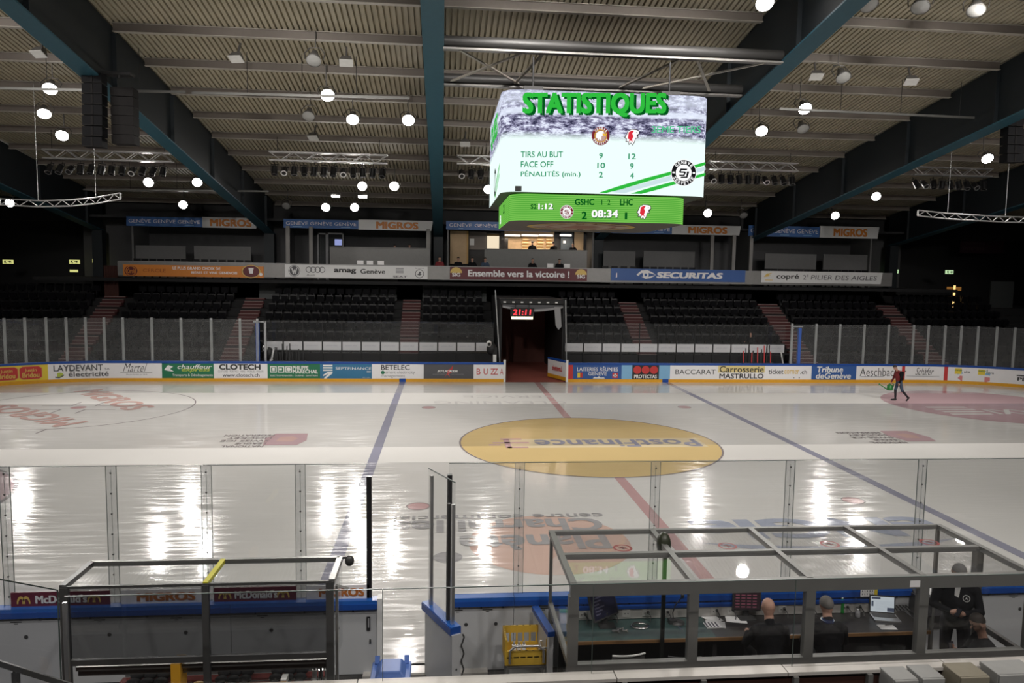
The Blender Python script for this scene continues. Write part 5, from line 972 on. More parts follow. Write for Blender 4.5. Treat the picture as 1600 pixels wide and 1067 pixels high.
for x in (bx0,bx1): m=MB(); m.bar((x,by1,-.05),(x,by1,bz),.045,.045,bf,up=Y); m.build('rear_post',g); 
m=MB(); m.bar((bx1-.02,bm,-.05),(bx1-.02,bm,bz),.1,.1,bf,up=Y); m.build('side_post',g)
m=MB(); m.bar((bx0,by0,1.04),(bx1,by0,1.04),.09,.2,bf); m.build('bottom_beam',g)
for x in (bx0,bx1): m=MB(); m.bar((x,by0,1.04),(x,by1,1.04),.06,.08,bf); m.build('side_rail',g)
sign_r=M('sign_red',(.22,.02,.02),.5); sign_k=M('sign_black',(.04,.03,.03),.5)
for i in range(4):
    a,b=XS[i]+.04,XS[i+1]-.04
    for y0,y1 in ((by0+.05,bm-.035),(bm+.035,by1-.03)): m=MB(); m.bx(a,b,y0,y1,bz-.004,bz+.004,bg); p_=m.build('roof_pane',g)
    c=((a+b)/2+.14,bm+.22,bz+.008); m=MB(); m.ring(c,X,Y,.10,.13,sign_r,0,28); m.flat(c,X,Y,[(-.085,.07),(-.07,.085),(.085,-.07),(.07,-.085)],sign_r,.002); m.flat(c,X,Y,[(-.06,-.012),(.05,-.012),(.05,.012),(-.06,.012)],sign_k,.001); m.flat(c,X,Y,[(-.015,-.05),(.015,-.05),(.02,.05),(-.02,.05)],sign_k,.001); m.build('no_standing_sign',g)
    m=MB(); m.bx(XS[i]+.06,XS[i+1]-.06,by0-.004,by0+.004,1.14,bz-.11,bgf); m.build('front_pane',g)
m=MB(); m.bx(bx0-.004,bx0+.004,by0+.05,by1,1.08,bz-.03,bgf); m.build('side_pane',g); m=MB(); m.bx(bx1-.004,bx1+.004,by0+.05,by1,1.08,bz-.03,bgf); m.build('side_pane',g)
m=MB(); m.bx(XS[3]-.2,XS[3]-.07,by0-.05,by0-.045,bz-.1,bz-.02,I_pgr); m.build('sticker',g)
# desk
desk_t=M('desk_green',(.045,.085,.08),.35); desk_k=M('desk_black',(.025,.023,.023),.35); wood=M('desk_edge_wood',(.22,.12,.05),.5)
g=thing('desk','long timekeeper desk, dark green at the left and black at the right','desk',(-.8,-15.3,-.05))
m=MB(); m.bx(-3.4,-1.2,-15.3,-14.67,.66,.70,desk_t); m.build('green_top',g); m=MB(); m.bx(-1.2,2.0,-15.3,-14.67,.66,.70,desk_k); m.build('black_top',g)
m=MB(); m.bx(-3.4,2.0,-15.32,-15.3,.655,.70,wood); m.build('front_edge',g); m=MB(); m.bx(-3.4,2.0,-14.95,-14.9,0,.66,desk_k); m.build('modesty_panel',g)
for x in (-3.3,-1.2,.4,1.9): m=MB(); m.bx(x-.03,x+.03,-15.25,-14.7,-.05,.66,desk_k); m.build('leg',g)
g=thing('cable_duct','pale cable duct with sockets along the boards behind the desk','cable duct',(-.8,-14.65,.71)); duct=M('duct_white',(.60,.58,.55),.5)
m=MB(); m.bx(-3.45,1.45,-14.68,-14.63,.71,.855,duct); m.build('duct',g); m=MB(); m.bx(-3.45,1.45,-14.69,-14.63,.858,.905,blue); m.build('blue_strip',g)
sk=M('socket_plate',(.7,.69,.66),.4)
for i,x in enumerate((-3.0,-2.55,-2.35,-2.05,-1.75,-1.3,-1.0,-.75,-.2,.05,.5,.75,1.05,1.25)):
    m=MB(); m.bx(x-.06,x+.06,-14.69,-14.68,.74,.84,sk); 
    for a in (-.022,.022): m.tube((x+a,-14.692,.79),(x+a,-14.688,.79),.009,bolt_m,6)
    m.build('socket',g)
    if i%3!=2: m=MB(); m.ell((x+.02,-14.71,.81),.022,.025,.022,bolt_m,8,6); m.path([(x+.02,-14.72,.81),(x+.05,-14.76,.76),(x+.03,-14.8,.705)],.007,bolt_m,5); m.build('plug',g)
m=MB(); m.ring((-1.35,-14.69,.81),X,Z,.0,.06,duct,0,20); m.build('vent',g)
def on(px,py,z=.70): return atZ(px,py,z)
def quad_thing(name,label,cat,px,py,w,d,rot,mat,h=.004,z=.70,grp=None,extra=None):
    p=on(px,py,z); c,s_=math.cos(rot),math.sin(rot); U,Vv=V((c,s_,0)),V((-s_,c,0)); m=MB(); o=p
    v=[o+U*a*w/2+Vv*b*d/2+Z*zz for zz in (0,h) for a,b in ((-1,-1),(1,-1),(1,1),(-1,1))]; m.add(v,[(0,3,2,1),(4,5,6,7),(0,1,5,4),(1,2,6,5),(2,3,7,6),(3,0,4,7)],mat)
    ob=m.build(name); return tag(ob,label,cat,grp)
paper=M('paper',(.80,.80,.80),.6); ink=M('ink',(.10,.10,.12),.6)
for px,py,w,d,r,nm in ((1112,966,.2,.28,.5,'left of the bald man, rear one'),(1118,975,.28,.2,-.3,'with printed stripes left of the bald man'),(1150,968,.3,.2,-.25,'right next to the bald man'),(1386,980,.24,.15,-.1,'in front of the laptop'),(1247,953,.2,.14,-.4,'between the two seated men')):
    quad_thing('paper_sheet','white sheet of paper on the desk %s'%nm,'paper',px,py,w,d,r,paper,.004)
p=on(1389,977,.705); m=MB(); m.tube(p-V((.06,0,-.01)),p+V((.06,.02,.012)),.007,bolt_m,6); o=m.build('pen'); tag(o,'dark pen on the sheet in front of the laptop','pen')
p=on(1112,978); m=MB(); m.bx(p.x-.1,p.x+.12,p.y-.08,p.y+.08,.705,.72,I_pgr); 
for i in range(4): m.bx(p.x-.09+i*.05,p.x-.065+i*.05,p.y-.075,p.y+.075,.72,.722,ink)
o=m.build('printed_form'); tag(o,'stack of striped printed forms on the desk edge','forms')
def screen(name,label,px,py,w,h,yaw,tilt,disp,z=.70,stand=True,y=None):
    p=on(px,py,z); g=thing(name,label,'monitor',tuple(p)); U=V((math.cos(yaw),math.sin(yaw),0)); N_=V((math.sin(yaw),-math.cos(yaw),0)); Up=(Z*math.cos(tilt)-N_*math.sin(tilt)).normalized(); b=p+Z*.12; Nn=U.cross(Up)
    m=MB(); v=[b+U*a*w/2+Up*c*h+Nn*e for e in (0,-.035) for a,c in ((-1,0),(1,0),(1,1),(-1,1))]; m.add(v,[(0,1,2,3),(7,6,5,4),(0,4,5,1),(1,5,6,2),(2,6,7,3),(3,7,4,0)],bolt_m); m.build('casing',g)
    m=MB(); m.flat(b,U,Up,[(-w*.46,h*.06),(w*.46,h*.06),(w*.46,h*.95),(-w*.46,h*.95)],disp,.003); m.build('display',g)
    m=MB(); m.bar(p+Nn*-.05,p+Z*.2-Nn*.04,.08,.03,bolt_m); m.bx(p.x-.12,p.x+.12,p.y-.09,p.y+.09,z,z+.02,bolt_m); m.build('stand',g); return g,b,U,Up
navy=M('screen_navy',(.02,.022,.05),.15); g_,b_,U_,Up_=screen('monitor','black monitor tilted back at the left end of the desk, dark display',948,978,.52,.40,.62,.35,navy)
m=MB()
for i in range(6): m.flat(b_,U_,Up_,[(-.2,.08+i*.045),(-.2+.1+.05*(i%3),.08+i*.045),(-.1+.05*(i%3),.1+i*.045),(-.2,.1+i*.045)],M('screen_text',(.10,.10,.16),.4),.005)
m.build('screen_text',g_)
g_,b_,U_,Up_=screen('monitor','dark monitor with reddish display left of the bald man',1166,966,.42,.30,-.1,.03,emis('dim_red_display',(.02,.012,.014),1.))
m=MB()
for i in range(5):
    for k in range(4): m.flat(b_,U_,Up_,[(-.17+k*.085,.05+i*.045),(-.11+k*.085,.05+i*.045),(-.11+k*.085,.065+i*.045),(-.17+k*.085,.065+i*.045)],emis('dim_pink',(.16,.05,.07),1.),.005)
m.build('screen_text',g_)
# laptop
p=on(1383,966); g=thing('laptop','open silver laptop with white lit screen on the desk','laptop',tuple(p)); U,Vv=V((.97,-.22,0)),V((.22,.97,0))
m=MB(); m.add([p+U*a*.19+Vv*b*.13+Z*zz for zz in (.0,.02) for a,b in ((-1,-1),(1,-1),(1,1),(-1,1))],[(0,3,2,1),(4,5,6,7),(0,1,5,4),(1,2,6,5),(2,3,7,6),(3,0,4,7)],alu); m.build('base',g)
m=MB(); m.flat(p+Z*.021,U,Vv,[(-.17,-.02),(.17,-.02),(.17,.11),(-.17,.11)],M('keyboard',(.06,.06,.06),.5),.001); m.build('keyboard',g)
Us=(Z*.99+Vv*.10).normalized(); h=p+Vv*.13+Z*.02
m=MB(); N_=U.cross(Us); m.add([h+U*a*.19+Us*c*.27+N_*e for e in (0,-.012) for a,c in ((-1,0),(1,0),(1,1),(-1,1))],[(0,1,2,3),(7,6,5,4),(0,4,5,1),(1,5,6,2),(2,6,7,3),(3,7,4,0)],bolt_m); m.build('lid',g)
m=MB(); m.flat(h,U,Us,[(-.17,.02),(.17,.02),(.17,.25),(-.17,.25)],emis('laptop_white',(.60,.66,.70),.8),.002); m.build('display',g)
m=MB(); ed=emis('laptop_dark',(.05,.06,.09),1.)
for a,b,c,d_ in ((-.16,.21,-.03,.24),(-.16,.1,-.13,.18),(.07,.03,.17,.09)): m.flat(h,U,Us,[(a,b),(c,b),(c,d_),(a,d_)],ed,.004)
for i in range(8): m.flat(h,U,Us,[(-.1,.05+i*.018),(.15,.05+i*.018),(.15,.053+i*.018),(-.1,.053+i*.018)],emis('laptop_line',(.3,.34,.38),1.),.003)
m.build('screen_content',g)
# microphone
p=on(1058,973); g=thing('gooseneck_microphone','black gooseneck microphone on a round base on the green desk','microphone',tuple(p)); m=MB(); m.lathe([(.11,0),(.1,.025),(.03,.05),(0,.05)],p,Z,bolt_m,16); m.bx(p.x-.13,p.x-.02,p.y-.05,p.y+.05,p.z,p.z+.06,bolt_m); m.build('base',g)
pts=[p+V((-.06,0,.05)),p+V((-.07,0,.16)),p+V((-.04,0,.26)),p+V((.02,0,.34)),p+V((.05,-.02,.4))]; m=MB(); m.path(pts,.009,bolt_m,6); m.build('gooseneck',g); m=MB(); m.ell(pts[-1]+V((.01,0,.02)),.028,.028,.04,bolt_m,10,7); m.build('foam_head',g)
m=MB(); m.path([p+V((-.02,-.12,.0)),p+V((0,-.22,.0)),p+V((.02,-.34,-.05)),p+V((.04,-.35,-.25))],.012,chrome,6); o=m.build('hanging_cable'); tag(o,'silver cable hanging over the desk edge below the microphone','cable')
# pole with horn, cables, bottles, calendar
p=atY(1037,925,-15.37); m=MB(); m.bar((p.x,-15.37,-.05),(p.x,-15.37,2.09),.05,.05,M('pole_black',(.012,.014,.012),.4),up=Y); g=thing('speaker_pole','black pole through the booth with a dark rounded siren on top','pole',(p.x,-15.37,-.05)); m.build('pole',g)
c=atY(1037,850,-15.37); m=MB(); m.ell(c,.10,.12,.17,M('siren_green_black',(.03,.035,.02),.4),14,9); m.tube(c-Z*.1,(p.x,-15.37,2.05),.03,bolt_m,8); m.build('siren',g)
m=MB(); c=on(1000,978,.712); m.path([c+V((.13*math.cos(i*.5),.085*math.sin(i*.5),.0)) for i in range(14)],.012,chrome,6); m.path([c+V((.11*math.cos(i*.5+1),.08*math.sin(i*.5+1),.02)) for i in range(12)],.01,bolt_m,6); o=m.build('cable_coil'); tag(o,'pale coiled cable lying on the green desk','cable')
m=MB()
for i in range(3): c=on(962+i*7,988-3*(i%2),.71); m.path([c+V((.05*math.cos(k*.7),.03*math.sin(k*.7),.006*k)) for k in range(9)],.01,chrome if i else I_mgr,6)
o=m.build('cable_tangle'); tag(o,'small grey tangle of cables and adapters beside the tilted monitor','cables')
m=MB(); m.bx(-3.35,-3.25,-14.75,-14.6,.70,.85,I_wht); m.bx(-3.36,-3.24,-14.76,-14.6,.86,.885,M('green_lid',(.03,.4,.12),.5)); o=m.build('small_box'); tag(o,'white box with green lid at the left end of the desk','box')
def bottle(px,py,col,label,h=.24):
    p=on(px,py); g=thing('drink_bottle',label,'bottle',tuple(p)); m=MB(); m.lathe([(0,0),(.034,0),(.036,.02),(.036,h*.6),(.03,h*.72),(.014,h*.86),(.014,h*.94)],p,Z,col,14); m.build('body',g); m=MB(); m.tube(p+Z*h*.94,p+Z*h,.016,I_wht,10); m.build('cap',g)
bottle(1315,957,M('green_bottle',(.03,.35,.06),.25),'green drink bottle right of the grey-haired man'); bottle(1336,955,M('clear_bottle',(.35,.36,.36),.15),'clear water bottle left of the laptop'); bottle(1340,964,M('glass_tumbler',(.3,.3,.31),.1),'small clear glass with light glints beside the laptop',.12)
g=thing('wall_calendar','white calendar sheet with dark figures and yellow edge over the laptop','calendar',tuple(atY(1357,932,-14.68))); a=atY(1344,932,-14.68); b=atY(1371,916,-14.68); m=MB(); m.bx(a.x,b.x,-14.69,-14.68,a.z,b.z,paper); m.build('sheet',g); m=MB(); m.bx(b.x-.05,b.x,-14.694,-14.69,a.z,b.z,I_yel)
for i in range(5):
    for k in range(3): m.bx(a.x+.02+i*.04,a.x+.03+i*.04,-14.693,-14.69,a.z+.03+k*.045,a.z+.055+k*.045,ink)
m.build('print',g)
p=on(1400,951); m=MB()
for i in range(6): m.ell((p.x+i*.05-.1,p.y+.03*(i%2),.73+.02*(i%3)),.04,.03,.035,bolt_m,8,6); m.path([(p.x+i*.05-.1,p.y,.74),(p.x+i*.05-.13,p.y-.05,.78),(p.x+i*.06-.1,p.y-.1,.71)],.008,bolt_m,5)
o=m.build('plug_bundle'); tag(o,'dark bundle of plugs and cables right of the laptop','cables')
p=on(1437,948); g=thing('printer','dark grey printer with white paper on top near the standing man','printer',(p.x+.1,p.y,.70)); pk=M('printer_dark',(.06,.06,.065),.4)
m=MB(); x,y=p.x+.08,p.y-.14; m.bx(x-.32,x+.05,y-.2,y+.22,.70,1.0,pk); m.add([(x-.3,y-.05,1.0),(x+.02,y-.05,1.0),(x+.02,y+.24,1.16),(x-.3,y+.24,1.16),(x-.3,y+.24,1.0),(x+.02,y+.24,1.0)],[(0,1,2,3),(0,3,4),(1,5,2),(3,2,5,4)],pk); m.build('body',g,bevel=.01)
m=MB(); m.bx(x+.05,x+.5,y-.22,y+.2,.70,.88,pk); m.add([(x+.05,y-.22,.88),(x+.5,y-.22,.88),(x+.5,y+.2,.98),(x+.05,y+.2,.98)],[(0,1,2,3)],pk); m.build('scanner_lid',g,bevel=.01)
m=MB(); m.add([(x-.12,y-.12,1.01),(x+.16,y-.16,1.01),(x+.12,y+.2,1.14),(x-.14,y+.22,1.15)],[(0,1,2,3)],paper); m.build('loaded_paper',g)
m=MB(); m.bx(.75,1.3,-15.2,-14.97,-.04,.6,desk_k); o=m.build('under_desk_cabinet'); tag(o,'black cabinet under the desk left of the printer','cabinet')
# chairs
def chair(x,y,rot,label,col,pale=False,jacket=False):
    g=thing('office_chair',label,'chair',(x,y,-.045)); R_=Matrix.Rotation(rot,3,'Z'); T_=lambda a,b,c: V((x,y,-.045))+R_@V((a,b,c))
    m=MB(); m.bar(T_(0,-.22,.46),T_(0,.22,.46),.44,.06,col); m.build('seat',g,bevel=.02)
    m=MB(); n=8; q_=[]
    for z in (.55,.75,.98):
        for i in range(n+1): t=-1+2*i/n; q_.append(T_(.22*t,-.24-.04*(1-t*t)-(z-.55)*.15,z))
    m.add(q_,[(k*(n+1)+i,k*(n+1)+i+1,(k+1)*(n+1)+i+1,(k+1)*(n+1)+i) for k in range(2) for i in range(n)],col,True); bk=m.build('backrest',g); so=bk.modifiers.new('thick','SOLIDIFY'); so.thickness=.03
    if pale: m=MB(); m.path([T_(.22*t,-.245-.04*(1-t*t)-.065,.99) for t in (-1,-.6,-.2,.2,.6,1)],.014,I_wht,6); m.build('top_rim',bk)
    for i in range(5): m=MB(); a=i*1.2566; m.bar(T_(0,0,.08),T_(.26*math.cos(a),.26*math.sin(a),.04),.04,.03,bolt_m); m.build('foot',g)
    m=MB(); m.tube(T_(0,0,.08),T_(0,0,.44),.03,bolt_m,8); m.build('column',g)
    return g,T_
ck=M('chair_black',(.02,.02,.021),.7); cg=M('chair_grey',(.10,.095,.09),.7)
chair(-2.72,-15.85,.1,'grey-backed office chair with pale rim, empty, at the left end of the booth',cg,True)
chair(-1.95,-15.95,-.1,'black empty office chair below the microphone',ck)
chair(-.6,-16.06,0,'black office chair of the bald man',ck); chair(.24,-16.06,0,'black office chair of the grey-haired man',ck); chair(2.1,-16.33,1.25,'black chair under the seated person at the right end of the booth',ck)
g,T_=chair(-1.35,-16.15,.05,'black office chair with a dark staff jacket over its back',ck); m=MB(); q_=[]; n=8
for z in (.45,.7,1.02):
    for i in range(n+1): t=-1+2*i/n; q_.append(T_(.25*t,-.31-.04*(1-t*t)-(z-.55)*.12,z))
m.add(q_,[(k*(n+1)+i,k*(n+1)+i+1,(k+1)*(n+1)+i+1,(k+1)*(n+1)+i) for k in range(2) for i in range(n)],M('jacket_black',(.016,.016,.018),.9),True); j=m.build('staff_jacket',base=T_(0,-.3,.45)); tag(j,'black jacket with white staff lettering hung over a chair back','jacket'); so=j.modifiers.new('t','SOLIDIFY'); so.thickness=.02
m=MB(); a=T_(-.16,-.375,.86); m.text('STAFF',a,(T_(.16,-.375,.86)-a).normalized(),Z,.32,.08,I_wht,.04,.1,.03); o=m.build('lettering'); o.parent=j; o.location=o.location-j.location
m=MB(); m.bx(1.62,2.25,-16.2,-15.5,-.05,.165,rubber); o=m.build('step_platform'); tag(o,'low black step under the standing person in the booth','step')
# ---------------------------------------------------------------- stand wall in the foreground, its glass, boxes
brown=M('brown_board',(.050,.018,.012),.6,noise=.3); wc=M('wall_cap_alu',(.62,.59,.55),.4,.2); LY=-17.12
seam=[-10.5,-6.0,atY(960,1047,LY).x,atY(1224,1040,LY).x,atY(1473,1022,LY).x,5.]
for i,(a,b) in enumerate(zip(seam,seam[1:])):
    g=thing('stand_wall','brown panelled stand wall with pale metal cap, %s section from the left'%ORD[i],'wall section',((a+b)/2,LY,-.05),'stand wall'); m=MB(); m.bx(a,b,LY-.1,LY+.0,-.05,1.215,brown); m.build('panel',g)
    m=MB(); m.bx(a+.006,b-.006,LY-.13,LY+.05,1.21,1.25,wc); m.build('cap',g)
    for x in (a+.09,(a+b)/2): m=MB(); m.bx(x-.03,x+.03,LY-.16,LY-.1,.3,1.205,bf); m.build('bracket',g)
fgl=glass('front_glass',tint=(.98,.98,.98),haze=.003,gloss=.03); jn=[atY(px,990,LY).x for px in (103,598,926,1240,1640)]
for i,(a,b) in enumerate(zip(jn,jn[1:])):
    g=thing('stand_glass','low clear glass pane on the nearest stand wall, %s from the left'%ORD[i],'glass pane',((a+b)/2,LY,1.3),'foreground glass'); m=MB(); m.bx(a+.004,b-.004,LY-.006,LY+.006,1.25,2.30,fgl); m.build('sheet',g); m=MB(); m.bx(a+.004,b-.004,LY-.007,LY+.007,2.30,2.308,edge); m.build('top_edge',g); m=MB(); m.bx(b-.004,b+.001,LY-.007,LY+.007,1.25,2.3,edge); m.build('side_edge',g)
m=MB(); A3=V((jn[0],LY,0)); m.bx(A3.x-.02,A3.x+.02,LY-.02,LY+.02,.3,2.24,alu); o=m.build('glass_stanchion'); tag(o,'slim aluminium upright where the foreground glass ends at left','stanchion')
p0,p1=atY(90,922,LY),atY(-70,892,-18.4); g=thing('stair_glass','slanted clear glass pane beside the stairs at the lower left','glass pane',(p0.x,LY,.5)); m=MB(); m.add([p0,p1,V((p1.x,p1.y,.6)),V((p0.x,p0.y,.4))],[(0,1,2,3)],glass('stair_glass',tint=(.86,.87,.90),haze=.05,gloss=.05,hazecol=(.5,.5,.55))); m.build('sheet',g); m=MB(); m.bar(p0,p1,.012,.012,edge); m.bar(p0,V((p0.x,p0.y,.4)),.012,.012,edge); m.build('edge',g)
a,b=atY(-40,1024,-17.9),atY(112,1072,-17.35); g=thing('stair_handrail','brushed metal handrail sloping down at the lower left corner','handrail',tuple((a+b)/2)); m=MB(); m.bar(a,b,.05,.05,fr); m.build('rail',g); c=a.lerp(b,.4); m=MB(); m.bar(c-Z*.03,c-Z*.9,.06,.05,frd,up=X); m.build('post',g)
def ebox(px0,px1,py,label,col,front,d=.28):
    a,b=atY(px0,py,front),atY(px1,py,front); z=(a.z+b.z)/2-.075; g=thing('electric_box',label,'electrical cabinet',((a.x+b.x)/2,front,z-.6),'grey cabinets'); m=MB(); m.bx(a.x,b.x,front,LY-.1,z-.6,z,col); m.build('body',g,bevel=.008)
    m=MB(); m.bx(a.x+.008,b.x-.004,front-.025,front-.002,z-.59,z-.008,col); m.build('door',g,bevel=.005); m=MB(); m.tube((b.x-.04,front-.03,z-.13),(b.x-.04,front-.024,z-.13),.012,bolt_m,8); m.build('lock',g)
eg=M('cabinet_grey',(.33,.33,.32),.5); eb=M('cabinet_beige',(.26,.235,.18),.5)
ebox(1397,1435,1051,'small grey electrical cabinet, leftmost of four at the lower right',eg,-17.5); ebox(1440,1476,1048,'small grey electrical cabinet, second of four at the lower right',eg,-17.5); ebox(1500,1546,1046,'beige electrical cabinet, third of four at the lower right',eb,-17.52); ebox(1560,1625,1042,'large grey electrical cabinet at the lower right corner',eg,-17.52)
# ================================================================ people: one continuous skin each
skin=M('skin',(.52,.30,.22),.55,noise=.05,scale=20); hair_d=M('hair_dark',(.025,.018,.014),.7); hair_g=M('hair_grey',(.16,.15,.14),.7); cloth_k=M('cloth_black',(.008,.008,.010),.9,spec=.2); jean=M('cloth_blue_grey',(.05,.08,.13),.85); trous=M('cloth_dark_trousers',(.018,.018,.022),.85); shoe=M('shoe_black',(.01,.01,.01),.5); redj=M('cloth_red',(.20,.02,.025),.8); collar=M('collar_navy',(.02,.03,.10),.8); capm=M('cap_grey',(.16,.16,.16),.8)
def body(name,parent,prims,Mt,voxel):
    """prims: ('c',p,q,r0,r1,mat) tapered limbs and ('e',centre,(rx,ry,rz),mat) masses, fused into one surface"""
    bm=bmesh.new()
    for p in prims:
        b2=bmesh.new()
        if p[0]=='c':
            for q,r in ((p[1],p[3]),(p[2],p[4])): bmesh.ops.create_icosphere(b2,subdivisions=2,radius=r,matrix=Matrix.Translation(V(q)))
            h=bmesh.ops.convex_hull(b2,input=b2.verts[:]); bmesh.ops.delete(b2,geom=[g for g in h['geom_interior'] if isinstance(g,bmesh.types.BMVert)],context='VERTS')
        else: bmesh.ops.create_icosphere(b2,subdivisions=3,radius=1,matrix=Matrix.Translation(V(p[1]))@Matrix.Diagonal((*p[2],1)))
        t=bpy.data.meshes.new('t'); b2.to_mesh(t); b2.free(); bm.from_mesh(t); bpy.data.meshes.remove(t)
    me=bpy.data.meshes.new(name); bm.to_mesh(me); bm.free(); o=bpy.data.objects.new(name,me); COL.objects.link(o)
    r=o.modifiers.new('r','REMESH'); r.mode='VOXEL'; r.voxel_size=voxel; s=o.modifiers.new('s','SMOOTH'); s.factor=.5; s.iterations=3
    dg=bpy.context.evaluated_depsgraph_get(); me2=bpy.data.meshes.new_from_object(o.evaluated_get(dg)); o.modifiers.clear(); o.data=me2; bpy.data.meshes.remove(me)
    ms=[]; 
    for p in prims:
        if p[-1] not in ms: ms.append(p[-1])
    me2.materials.clear(); [me2.materials.append(m) for m in ms]
    def dist(p,c):
        if p[0]=='c':
            a,b=V(p[1]),V(p[2]); ab=b-a; t=max(0,min(1,(c-a).dot(ab)/max(ab.length_squared,1e-9))); return (c-a-ab*t).length-(p[3]+(p[4]-p[3])*t)
        d=c-V(p[1]); k=V((d.x/p[2][0],d.y/p[2][1],d.z/p[2][2])).length; return (k-1)*min(p[2])
    for f in me2.polygons: f.use_smooth=True; f.material_index=ms.index(min(prims,key=lambda p:dist(p,f.center))[-1])
    ORG[o.name]=V((0,0,0))
    if Mt is not None: me2.transform(Mt)
    o.parent=parent; return o
def child(name,parent,mb,Mt):
    o=_b(mb,name,None,base=(0,0,0))
    if Mt is not None: o.data.transform(Mt)
    o.location=(0,0,0); o.parent=parent; return o
def hand(w,dirv,side,palmn,m=skin,curl=.35,k=1.):
    """palm and five fingers; w wrist, dirv pointing along the palm, side towards the thumb, palmn out of the palm"""
    w,d,s,n=V(w),V(dirv).normalized(),V(side).normalized(),V(palmn).normalized(); P=[]
    P.append(('c',w,w+d*.075*k,.026*k,.034*k,m)); P.append(('c',w+d*.08*k-s*.026*k,w+d*.08*k+s*.026*k,.017*k,.017*k,m))
    for i,(o,l) in enumerate(((.030,.068),(.010,.078),(-.011,.072),(-.031,.056))):
        a=w+d*.085*k+s*o*k; b=a+(d*math.cos(curl)+n*math.sin(curl))*l*.5*k; c=b+(d*math.cos(curl*2.6)+n*math.sin(curl*2.6))*l*.55*k
        P += [('c',a,b,.0095*k,.009*k,m),('c',b,c,.009*k,.0078*k,m)]
    a=w+d*.025*k+s*.026*k; b=a+(d*.6+s*.75+n*.25).normalized()*.045*k; P += [('c',a,b,.013*k,.0105*k,m),('c',b,b+(d*.9+s*.15+n*.35).normalized()*.034*k,.0105*k,.009*k,m)]
    return P
def head(c,fwd,m=skin,k=1.):
    c,f=V(c),V(fwd).normalized(); s=f.cross(Z).normalized(); u=s.cross(f); P=[('e',c+u*.03,(.079*k,.094*k,.096*k),m),('c',c-u*.02-f*.01,c-u*.06-f*.005,.070*k,.060*k,m),('c',c-u*.03+f*.02,c-u*.075+f*.045,.066*k,.042*k,m),('c',c+f*.085-u*.0,c+f*.112-u*.03,.009,.013,m),('c',c+f*.075-u*.06-s*.022,c+f*.075-u*.06+s*.022,.012,.012,m)]
    for q in (-1,1): P += [('c',c+s*q*.078-u*.025,c+s*q*.082+u*.022,.012,.017,m),('c',c+s*q*.032+f*.072+u*.028,c+s*q*.05+f*.06+u*.028,.011,.011,m)]
    return P
def face(c,fwd,k=1.):
    c,f=V(c),V(fwd).normalized(); s=f.cross(Z).normalized(); u=s.cross(f); m=MB(); ew=M('eye_dark',(.03,.02,.02),.3)
    for q in (-1,1): m.ell(c+s*q*.033+f*.083+u*.012,.011,.008,.007,ew,8,6); m.bar(c+s*q*.018+f*.086+u*.032,c+s*q*.05+f*.076+u*.032,.008,.006,hair_d)
    m.bar(c+f*.083-u*.058-s*.022,c+f*.083-u*.058+s*.022,.006,.006,M('lips',(.35,.12,.10),.5)); return m
def haircap(c,fwd,mat,full=True,r=1.05,low=.0):
    c,f=V(c),V(fwd).normalized(); s=f.cross(Z).normalized(); u=s.cross(f); m=MB(); n,kk=20,10; vs=[]; fs=[]
    for j in range(kk+1):
        for i in range(n):
            ph=2*math.pi*i/n; back=.5-.5*math.cos(ph)                 # 0 in front, 1 at the back
            tmax=math.radians(58+back*(62 if full else 50)); t=tmax*j/kk
            vs.append(c+u*.032+(f*math.cos(ph)*.094+s*math.sin(ph)*.082)*math.sin(t)*r+u*math.cos(t)*.098*r)
    fs=[(j*n+i,j*n+(i+1)%n,(j+1)*n+(i+1)%n,(j+1)*n+i) for j in range(kk) for i in range(n)]; m.add(vs,fs,mat,True); return m
def person(label,loc,rot):
    g=thing('person',label,'person',loc); return g,Matrix.Rotation(rot,4,'Z')
def seated(label,x,y,rot,top,hr,bald=False,legs=trous,lean=0.,voxel=.0085,hands='down',z0=-.045,neckband=None,headturn=0.):
    g,R_=person(label,(x,y,z0),rot); b=lean; hd=V((.0,.10+b*.6,1.285)); hf=V((math.sin(headturn),math.cos(headturn),-.28))
    P=[('e',(0,0,.55),(.19,.16,.13),legs),('c',(0,.0,.62),(0,.03+b*.3,.85),.165,.18,top),('e',(0,.03+b*.3,.88),(.215,.14,.22),top),('c',(-.15,.03+b*.4,1.02),(.15,.03+b*.4,1.02),.085,.085,top),('c',(0,.03+b*.4,1.05),(0,.05+b*.5,1.13),.075,.065,top),('c',(0,.05+b*.5,1.1),(0,.085+b*.55,1.22),.064,.062,skin)]+head(hd,hf,k=1.1)
    for q in (-1,1):
        sh=V((q*.2,.03+b*.4,1.01)); el=V((q*.29,.16+b*.3,.76)); wr=V((q*.17,.40+b*.2,.80))
        P += [('c',sh,el,.07,.055,top),('c',el,wr,.053,.038,top)]+hand(wr,(-q*.25,1,-.05),(-q,-.1,.2),(0,0,-1),curl=.3)
        P += [('c',(q*.1,0,.54),(q*.14,.44,.54),.095,.068,legs),('c',(q*.14,.44,.52),(q*.14,.40,.13),.066,.045,legs),('c',(q*.14,.38,.06),(q*.15,.57,.04),.05,.038,shoe)]
    body('body',g,P,R_,voxel)
    if hr is not None: child('hair',g,haircap(hd,hf,hr,not bald,1.15),R_)
    child('face_details',g,face(hd,hf),R_)
    if neckband: m=MB(); m.ring((0,.055+b*.5,1.12),X,Y,.068,.082,neckband,0,20); m.lathe([(.072,.0),(.085,.03),(.066,.07)],(0,.05+b*.5,1.07),Z,collar,18); m.ring((0,.065+b*.5,1.115),X,Y,.082,.09,I_wht,0,20); child('collar',g,m,R_)
    return g
seated('bald person in a black jacket seated at the desk, seen from behind',-.60,-15.72,-.05,cloth_k,None,lean=.06,headturn=.1)
